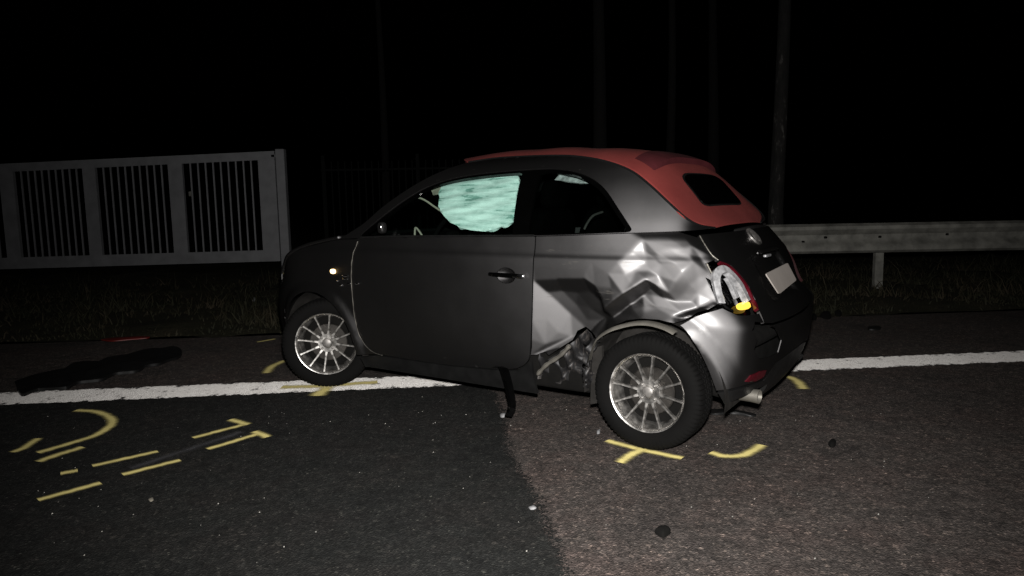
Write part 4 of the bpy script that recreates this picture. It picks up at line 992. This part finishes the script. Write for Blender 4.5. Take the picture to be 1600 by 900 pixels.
# ---- wheels
def tyre_mesh():
    R, w = .296, .0925
    prof = [(.200, -w*.86), (.212, -w*.98), (.235, -w*1.06), (.262, -w*1.05), (.281, -w*.97), (.290, -w*.85), (.2945, -w*.7)]
    tread = []
    for a, b in ((-.60, -.34), (-.28, -.04), (.04, .28), (.34, .60)):
        tread += [(R, w*a), (R, w*b), (R-.009, w*(b+.008)), (R-.009, w*(b+.055))]
    prof = prof + tread[:-2] + [(r, -y) for r, y in prof[::-1]]
    k = len(prof)
    def mod(i, a):
        r = prof[i][0]
        if r > .28 and r != R-.009:
            return -.007*(math.sin(a*72+ (1.6 if prof[i][1] > 0 else 0)) > .45)
        return 0.0
    return prof, mod
def build_wheel(steer=0.0):
    root = empty('wheel', (0, 0, 0), 0, CAR)
    prof, mod = tyre_mesh()
    MB().lathe(prof, 288, mod).build('tyre', 'rubber', root)
    # rim : outer axis is +y
    rim = [(.186, .055), (.192, .074), (.200, .082), (.207, .083), (.209, .078), (.203, .070), (.198, .060), (.178, .035), (.172, -.02), (.182, -.06), (.203, -.075), (.207, -.082)]
    MB().lathe(rim, 96).build('rim', 'alloy', root)
    sp = MB(); prs = [(.045, .013, .050, .020), (.075, .0095, .054, .020), (.12, .0068, .058, .018), (.16, .0062, .062, .018), (.194, .0085, .068, .016)]
    V = []
    for r, hw, y, th in prs: V += [(r, y-th, -hw), (r, y, -hw*.65), (r, y, hw*.65), (r, y-th, hw)]
    Fc = [(i*4+j, i*4+(j+1) % 4, (i+1)*4+(j+1) % 4, (i+1)*4+j) for i in range(len(prs)-1) for j in range(4)] + [(3, 2, 1, 0)]
    sm = mesh('spoke', V, Fc); sm.set_sharp_from_angle(angle=math.radians(35))
    for k in range(12):
        o = obj('spoke', sm, 'alloy', root); o.rotation_euler = (0, 2*math.pi*(k+.5)/12+.12, 0)
    MB().lathe([(.001, .056), (.028, .058), (.031, .053), (.034, .050), (.060, .052), (.066, .046), (.068, .030), (.058, .01)], 48).build('hub', 'alloy', root)
    MB().lathe([(.001, .064), (.020, .0635), (.027, .060), (.029, .054)], 32).build('hub_cap', 'dirty_alloy', root)
    bm_ = MB().lathe([(.001, .058), (.007, .058), (.008, .050)], 10); bme = mesh('bolt', bm_.v, bm_.f)
    for k in range(4):
        a = math.pi/4+k*math.pi/2; o = obj('bolt', bme, 'dirty_alloy', root); o.location = (.048*math.cos(a), 0, .048*math.sin(a))
    MB().lathe([(.03, .015), (.12, .015), (.125, .010), (.125, -.005), (.03, -.005)], 48).build('brake_disc', 'disc', root)
    MB().lathe([(.001, -.02), (.176, -.02)], 32).build('wheel_back', 'under', root)
    return root
def copy_tree(src, parent):
    r = src.copy(); COL.objects.link(r); r.parent = parent
    for ch in src.children:
        c_ = ch.copy(); COL.objects.link(c_); c_.parent = r
    return r
W = build_wheel()
spec = [((3.0, .695, .295), 0.0, 0.02), ((.70, .705, .292), math.radians(36), 0.0), ((3.0, -.695, .295), math.pi, 0.0), ((.70, -.705, .292), math.pi+math.radians(33), 0.0)]
for i, (p, st_, camb) in enumerate(spec):
    w = W if i == 0 else copy_tree(W, CAR)
    sc = .94 if p[0] > 2 else 1.0; w.scale = (sc, sc, sc)
    w.location = L3((p[0], p[1]+(.006 if p[1] > 0 else -.006)*(sc < 1), p[2]*sc)); w.rotation_euler = (camb, 0, st_)
# wheel liners
for c, rr, x0 in ((ARCH_R, .36, 3.0), (ARCH_F, .375, .68)):
    for sd in (1, -1):
        V = []
        for a in np.linspace(-8, 188, 40):
            for y in (.74, .45): V.append(L3((c[0]+rr*math.cos(math.radians(a)), sd*y, c[1]+rr*math.sin(math.radians(a)))))
        Fc = [(i*2, i*2+1, i*2+3, i*2+2) for i in range(39)]
        o = len(V); 
        for a in np.linspace(-8, 188, 40): V.append(L3((c[0]+rr*math.cos(math.radians(a)), sd*.45, c[1]+rr*math.sin(math.radians(a)))))
        Fc.append(tuple(range(o, o+40)))
        MB().add(V, Fc).build('wheel_liner', 'liner', CAR)
# mud flap ahead of the rear wheel
fp = [on_y(*p, .70) for p in ((926, 545), (940, 540), (944, 628), (922, 632))]
MB().add([L3(p) for p in fp]+[L3(p-np.array([0, .02, 0])) for p in fp], [(0, 1, 2, 3), (7, 6, 5, 4), (0, 4, 5, 1), (1, 5, 6, 2), (2, 6, 7, 3), (3, 7, 4, 0)]).build('torn_liner', 'liner', CAR, smooth=False)
# ---- underbody, cabin
mb = MB(); mb.superell(L3((1.85, 0, .30)), (2.0, 1.40, .22), .2); mb.build('floor_pan', 'under', CAR)
mb = MB(); mb.superell(L3((.62, 0, .47)), (1.05, .86, .55), .3); mb.build('engine_block', 'under', CAR)
mb = MB(); mb.superell(L3((3.02, 0, .45)), (.72, .84, .42), .3); mb.build('boot_floor', 'under', CAR)
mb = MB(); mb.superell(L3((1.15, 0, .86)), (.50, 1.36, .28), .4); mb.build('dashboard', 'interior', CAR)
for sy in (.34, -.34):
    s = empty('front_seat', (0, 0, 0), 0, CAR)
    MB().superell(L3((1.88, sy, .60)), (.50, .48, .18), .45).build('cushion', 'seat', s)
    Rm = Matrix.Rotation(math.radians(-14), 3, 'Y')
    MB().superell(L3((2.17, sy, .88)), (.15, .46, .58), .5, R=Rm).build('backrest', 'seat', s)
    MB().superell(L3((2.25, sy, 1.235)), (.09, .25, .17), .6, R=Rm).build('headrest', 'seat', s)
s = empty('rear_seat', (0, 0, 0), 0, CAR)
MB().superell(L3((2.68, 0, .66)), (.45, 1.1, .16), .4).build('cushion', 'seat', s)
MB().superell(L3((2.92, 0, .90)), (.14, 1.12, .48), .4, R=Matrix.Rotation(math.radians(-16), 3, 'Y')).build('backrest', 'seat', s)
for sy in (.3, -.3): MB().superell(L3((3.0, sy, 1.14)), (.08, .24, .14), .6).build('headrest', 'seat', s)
# steering wheel
sw = empty('steering_wheel', (0, 0, 0), 0, CAR); sw.location = L3((1.48, .34, .97)); sw.rotation_euler = (0, math.radians(-24), 0)
MB().tube([(0, .18*math.cos(a), .18*math.sin(a)) for a in np.linspace(0, 2*math.pi, 41)], .014, 8, False).build('wheel_ring', 'interior', sw)
MB().superell((0, 0, 0), (.05, .13, .11), .7).build('wheel_hub', 'interior', sw)
for a in (0, math.pi, -math.pi/2): MB().bar((0, .05*math.cos(a), .05*math.sin(a)), (0, .175*math.cos(a), .175*math.sin(a)), .03, .012).build('wheel_spoke', 'interior', sw)
# deployed curtain airbag behind the door window
def glass_in(x, z, d=.055):
    P = green(np.array([x]), np.array([z]))[0]; return P[1]-d
def hit_green(px, py, d=.055):
    r = car_ray(px, py); t0, t1 = (CAMC[1]-.95)/-r[1], (CAMC[1]-.2)/-r[1]
    ts = np.linspace(t0, t1, 400); P = CAMC+ts[:, None]*r; g = P[:, 1]-(green(P[:, 0], P[:, 2])[:, 1]-d); k = int(np.argmax(g < 0)); return P[k][0], P[k][2]
def bagsurf(x, z):
    P = green(x, z); P[:, 1] -= .055
    w = .0035*np.sin(z*170+3*np.sin(x*9)+x*4)+.004*np.sin(z*95-x*22)+.008*np.sin(x*13+z*9)
    P[:, 1] += w*.8; return P
bag = [hit_green(*p) for p in [(687, 301), (692, 288), (709, 281), (729, 277), (755, 274), (790, 272), (806, 272), (812, 277), (812, 286), (809, 303), (806, 327), (803, 347), (781, 355), (757, 362), (737, 360), (718, 355), (702, 345), (695, 338), (686, 324), (687, 310)]]
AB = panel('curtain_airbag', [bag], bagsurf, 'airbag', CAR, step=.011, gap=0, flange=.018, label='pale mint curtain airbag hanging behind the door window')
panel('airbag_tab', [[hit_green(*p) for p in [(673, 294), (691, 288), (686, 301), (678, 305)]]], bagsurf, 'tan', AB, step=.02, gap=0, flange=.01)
def thread(name, pix, rad, mat, y, parent):
    pts = spl([tuple(on_y(px, py, y)) for px, py in pix], 5); return MB().tube([L3(p) for p in pts], rad, 6).build(name, mat, parent)
thread('airbag_tether', [(646, 310), (655, 309), (666, 314), (676, 321), (688, 329)], .006, 'tan', .60, AB)
thread('airbag_tether', [(648, 368), (649, 356), (654, 360), (660, 369)], .006, 'tan', .58, AB)
panel('airbag_tail', [[hit_green(*p) for p in [(866, 281), (872, 273), (885, 275), (905, 280), (921, 286), (905, 286), (885, 283)]]], bagsurf, 'white_plastic', CAR, step=.02, gap=0, flange=.01)
thread('seat_belt', [(913, 358), (918, 348), (927, 337), (942, 331)], .006, 'liner', .55, CAR)
# ================================================================ behind the verge
# sliding gate
GY = 13.0
def gp2(px, py, Y=GY): return at_depth(px, py, Y)
_a = at_depth(90, 252, GY); _b = at_depth(430, 236, GY); _c = at_depth(90, 418, GY); _d = at_depth(430, 408, GY)
TLx, TRx = -12.6, at_depth(434, 320, GY)[0]
def g_top(x): return _a[2]+(x-_a[0])*(_b[2]-_a[2])/(_b[0]-_a[0])
def g_bot(x): return _c[2]+(x-_c[0])*(_d[2]-_c[2])/(_d[0]-_c[0])
GATE = empty('sliding_gate', (-6.4, GY, 0), 0, label='grey metal sliding gate of thin vertical bars beside the verge', category='gate')
def g(x, y, z): return (x+6.4, y, z)
def rail(name, x0, x1, f0, f1, h, y=0.0, d=.07):
    mb = MB(); V = []
    for x in (x0, x1):
        for dy in (-d/2, d/2):
            V += [g(x, dy+y, f0(x)), g(x, dy+y, f1(x))]
    mb.add(V, [(0, 1, 3, 2), (4, 6, 7, 5), (0, 4, 5, 1), (2, 3, 7, 6), (0, 2, 6, 4), (1, 5, 7, 3)]); return mb.build(name, 'gate', GATE, smooth=False)
rail('top_rail', TLx, TRx, lambda x: g_top(x)-.15, g_top, .1)
rail('bottom_rail', TLx, TRx, lambda x: g_bot(x), lambda x: g_bot(x)+.21, .1)
for pxl, pxr in ((135, 155), (268, 290), (408, 434), (5, 27), (-140, -118)):
    xa = at_depth(pxl, 320, GY)[0]; xb = at_depth(pxr, 320, GY)[0]
    rail('stile', xa, xb, lambda x: g_bot(x)+.208, lambda x: g_top(x)-.148, .1, y=-.004, d=.07)
edges_ = [(-118, 5), (27, 135), (155, 268), (290, 408)]
for pa, pb in edges_:
    x0, x1 = at_depth(pa, 320, GY)[0], at_depth(pb, 320, GY)[0]; nb = 10
    for k in range(1, nb):
        x = x0+(x1-x0)*k/nb
        rail('bar', x-.013, x+.013, lambda q: g_bot(q)+.205, lambda q: g_top(q)-.145, .1, d=.022)
MB().box(g(at_depth(299, 303, GY)[0], -.05, at_depth(299, 303, GY)[2]), (.05, .03, .09), bev=.008).build('latch', 'galv', GATE)
xp = at_depth(443, 320, GY)[0]
GP = empty('gate_post', (xp, GY, 0), 0, label='grey steel post at the closing end of the sliding gate', category='post')
MB().box((0, 0, 1.12), (.16, .14, 2.24), bev=.008).build('post_tube', 'gate', GP)
MB().box((-.12, -.01, 2.12), (.10, .05, .05), bev=.006).build('catch_bracket', 'gate', GP)
MB().box((0, 0, .012), (.2, .18, .02)).build('foot_plate', 'gate', GP)
# guardrail
RY = 8.7; GR = empty('guardrail', (4.588, RY, 0), 0, label='dull galvanised crash barrier along the verge', category='guardrail')
prof = [(0.0, .868), (-.012, .872), (-.03, .862), (-.062, .84), (-.066, .80), (-.03, .755), (-.004, .735), (.0, .69), (-.004, .66), (-.03, .63), (-.064, .585), (-.062, .54), (-.03, .513), (-.012, .505), (0, .508)]
def wbeam(x0, x1):
    mb = MB(); V = []; k = len(prof)
    for x in (x0, x1):
        V += [(x-4.588, y-.02, z) for y, z in prof] + [(x-4.588, y-.016, z) for y, z in prof]
    Fc = []
    for s in (0, 1):
        for i in range(k-1): Fc.append((s*k+i, s*k+i+1, 2*k+s*k+i+1, 2*k+s*k+i))
    return mb.add(V, Fc).build('rail', 'galv', GR)
segs = [2.35, 5.05, 9.05, 13.05, 17.05]
for i in range(4): 
    r = wbeam(segs[i]-(.12 if i else 0), segs[i+1]); r.location.y = -.004*(i % 2)
for x in (4.588, 8.588, 12.588):
    V = []
    for y in (0,): pass
    mb = MB(); mb.box((x-4.588, .05, .40), (.10, .012, .80)); mb.box((x-4.588-.048, .08, .40), (.006, .055, .80)); mb.box((x-4.588+.048, .08, .40), (.006, .055, .80)); mb.box((x-4.588, .02, .68), (.09, .045, .18))
    mb.build('post', 'galv', GR, smooth=False)
bm_ = MB().superell((0, 0, 0), (.04, .02, .03), .6, 10, 6); bme = mesh('bolt', bm_.v, bm_.f)
for px, py in ((1290, 371), (1480, 366), (1255, 378), (1375, 370), (1215, 365)):
    p = at_depth(px, py, RY-.03); o = obj('bolt', bme, 'under', GR); o.location = (p[0]-4.588, -.028, p[2])
# rounded end terminal of the rail
MB().tube([(2.35-4.588, -.02, .69), (2.27-4.588, .02, .69), (2.22-4.588, .09, .69)], .16, 14).build('rail_end', 'galv', GR)
# picket fence further back
FE = empty('picket_fence', (-2.0, 17.0, 0), 0, label='dark metal picket fence in the gloom between gate and car', category='fence')
def fbox(name, c, s): return MB().box((c[0]+2.0, c[1]-17.0, c[2]), s, bev=.004).build(name, 'fence', FE)
for z in (.35, 2.05): fbox('rail', (-2.2, 17.0, z), (4.6, .04, .05))
for x in np.arange(-4.4, 0.11, .16): fbox('picket', (x, 16.97, 1.15), (.03, .03, 2.2))
for x in (-4.45, -2.2, .15): fbox('post', (x, 17.03, 1.2), (.08, .08, 2.4))
# trees
def leaf_cloud(n, rad, h0, h1, seed):
    r = np.random.default_rng(seed); cl = r.normal(0, 1, (46, 3))*np.array([rad*.5, rad*.5, (h1-h0)*.24])+np.array([0, 0, (h0+h1)/2])
    c = cl[r.integers(0, 46, n)]+r.normal(0, 1, (n, 3))*np.array([.42, .42, .36]); a = r.normal(0, 1, (n, 3)); a /= np.linalg.norm(a, axis=1)[:, None]; b = np.cross(a, r.normal(0, 1, (n, 3))); b /= np.linalg.norm(b, axis=1)[:, None]
    s = r.uniform(.04, .09, (n, 1)); V = np.stack([c-a*s, c+b*s*.55, c+a*s, c-b*s*.55], 1).reshape(-1, 3)
    return mesh('crown', V, [(i, i+1, i+2, i+3) for i in range(0, 4*n, 4)], False)
CR = [leaf_cloud(4200, 2.2, 9.5, 14.0, 1), leaf_cloud(4200, 1.8, 9.0, 13.0, 2)]
def tree(px, Y, h, r0, bark, name, label, k, lean=0.0, low=0.0):
    x = at_depth(px, 250, Y)[0]
    T = empty(name, (x, Y, 0), random.uniform(0, 6), label=label, category='tree', group='trees beyond the barrier')
    rnd = random.Random(k*17+3); mb = MB(); pts = []; rad = []
    for i in range(15):
        a = i/14; pts.append((lean*a*h*.1+.05*math.sin(a*7+k)*(i > 0), .05*math.cos(a*6+k)*(i > 0), a*h)); rad.append(r0*(1.25 if i == 0 else 1.0)*(1-.8*a)+.01)
    mb.tube(pts, rad, 14); mb.build('trunk', bark, T)
    lm = MB()
    for j in range(11):
        z = h*(.60+.035*j); a = rnd.uniform(0, 6.28); l = rnd.uniform(1.0, 2.1)*(1-.04*j); q = Vector((.05*math.sin(z/h*7+k), .05*math.cos(z/h*6+k), z))
        lm.tube([q, q+Vector((math.cos(a)*l*.5, math.sin(a)*l*.5, l*.3)), q+Vector((math.cos(a)*l, math.sin(a)*l, l*.75))], [r0*.28, r0*.17, .008], 6)
    lm.build('limbs', bark, T); c = obj('crown', CR[k % 2], 'leaf', T)
tree(1216, 13.0, 13.5, .13, 'bark', 'birch_tree', 'pale patchy birch trunk rising behind the crash barrier', 0)
tree(935, 19.0, 14, .20, 'bark_dark', 'tree', 'thick dark trunk rising behind the red roof', 1)
tree(1046, 20.0, 13, .13, 'bark_dark', 'tree', 'thin dark trunk between the thick trunk and the birch', 2)
tree(1112, 22.0, 13.5, .18, 'bark_dark', 'tree', 'distant dark trunk right beside the birch', 3)
tree(600, 22.0, 13, .12, 'bark_dark', 'tree', 'slim dark trunk behind the picket fence', 4)

# ================================================================ debris
def slab(name, pix, h, mat, label, cat, z0=.006, group=None, smooth=True, crown=.3):
    g_ = np.array(spl([ground(*p) for p in pix+[pix[0]]], 5)[:-1]); c = g_.mean(0); n = len(g_); V = []
    for k, z in ((1.0, 0), (1.0, h*.6), (.8, h), (.3, h*(1+crown))): V += [(*( (p-c)*k), z) for p in g_]
    V.append((0, 0, h*(1+crown)))
    Fc = [(a*n+i, a*n+(i+1) % n, (a+1)*n+(i+1) % n, (a+1)*n+i) for a in range(3) for i in range(n)] + [(3*n+i, 3*n+(i+1) % n, 4*n) for i in range(n)] + [tuple(range(n))[::-1]]
    o = MB().add(V, Fc).build(name, mat, None, smooth, label=label, category=cat)
    o.location = (c[0], c[1], z0)
    if group: o['group'] = group
    return o
slab('black_slab', [(24, 602), (60, 590), (96, 584), (118, 572), (150, 571), (172, 563), (205, 558), (232, 550), (258, 549), (272, 546), (284, 552), (281, 562), (262, 568), (250, 573), (228, 577), (214, 585), (180, 589), (160, 598), (122, 603), (104, 611), (60, 614), (34, 622)], .032, 'black_plastic', 'long low black slab on the road shoulder', 'car part', .012)  # long low slab in plain black on the left shoulder
slab('red_fragment', [(158, 535), (170, 532.5), (200, 531), (230, 529.5), (232, 532), (205, 534.5), (175, 537)], .012, 'red_plastic', 'flat red plastic strip lying at the edge of the grass', 'fragment', .02)
slab('black_fragment', [(1023, 836), (1030, 831), (1042, 830), (1048, 835), (1042, 840), (1036, 843), (1028, 839)], .02, 'under', 'black crumpled fragment alone on the brown asphalt', 'fragment')
slab('black_fragment', [(1294, 697), (1299, 692), (1306, 694), (1304, 700), (1298, 701)], .018, 'under', 'small black fragment on the asphalt behind the rear bumper', 'fragment')
slab('white_chip', [(781, 651), (790, 649), (790, 653), (783, 654)], .012, 'white_plastic', 'white chip at the foot of the hanging black trim', 'fragment')
slab('white_chip', [(932, 677), (938, 674), (937, 679), (933, 680)], .01, 'white_plastic', 'pale chip on the asphalt in front of the rear wheel', 'fragment')
slab('flat_chip', [(826, 796), (834, 793), (838, 797), (830, 799)], .006, 'white_plastic', 'flat pale chip on the joint of dark and brown asphalt', 'fragment')
slab('trim_fragment', [(1098, 645), (1120, 642), (1150, 644), (1180, 650), (1175, 653), (1145, 649), (1115, 650)], .012, 'black_plastic', 'thin black trim fragment lying below the exhaust', 'fragment')
slab('trim_fragment', [(1355, 514), (1375, 513), (1373, 517), (1358, 517)], .02, 'black_plastic', 'thin black fragment on the shoulder past the white line', 'fragment')
for (px, py, s, lb) in ((1290, 497, 9, 'largest dark clod of earth at the grass edge behind the car'), (1270, 500, 6, 'small dark clod of earth between the rear bumper and the largest clod'), (1309, 494, 6, 'small dark clod of earth beyond the largest clod, towards the barrier post')):
    slab('clod', [(px-s, py), (px-s*.4, py-s*.45), (px+s*.6, py-s*.4), (px+s, py+s*.1), (px+s*.3, py+s*.4)], .04, 'under', lb, 'clod', .01, group='earth clods by the grass edge')
slab('litter_scrap', [(395, 478), (397, 474), (401, 475), (400, 479)], .03, 'white_plastic', 'tiny white scrap in the grass near the front wheel', 'litter', .05)
slab('yellow_leaf', [(232, 783), (238, 780), (240, 784), (235, 786)], .004, 'tan', 'small tan leaf beside the yellow spray marks', 'leaf')
# glass crumbs and grit
r = np.random.default_rng(5); V = []; Fc = []
for i in range(130):
    if i < 90:
        px, py = r.uniform(60, 1540), 620+270*r.beta(1.2, 1.5)
    else:
        px, py = 760+300*r.normal(), 640+25*abs(r.normal())
    try: x, y = ground(px, py)
    except Exception: continue
    if not (1.0 < y < 6.5): continue
    s = r.uniform(.0015, .004); a = r.uniform(0, 6.28); o = len(V); ht = s*r.uniform(.7, 1.4)
    for t in range(3): V.append((x+s*math.cos(a+t*2.1), y+s*math.sin(a+t*2.1), .005))
    V.append((x+s*.3, y, .005+ht)); Fc += [(o, o+1, o+3), (o+1, o+2, o+3), (o+2, o, o+3)]
obj('road_grit', mesh('road_grit', V, Fc, False), simple('pale_grit', (0.22, 0.21, 0.19), .6, var=.6, nscale=40), label='pale grit and glass crumbs scattered on the asphalt', category='grit', kind='stuff')
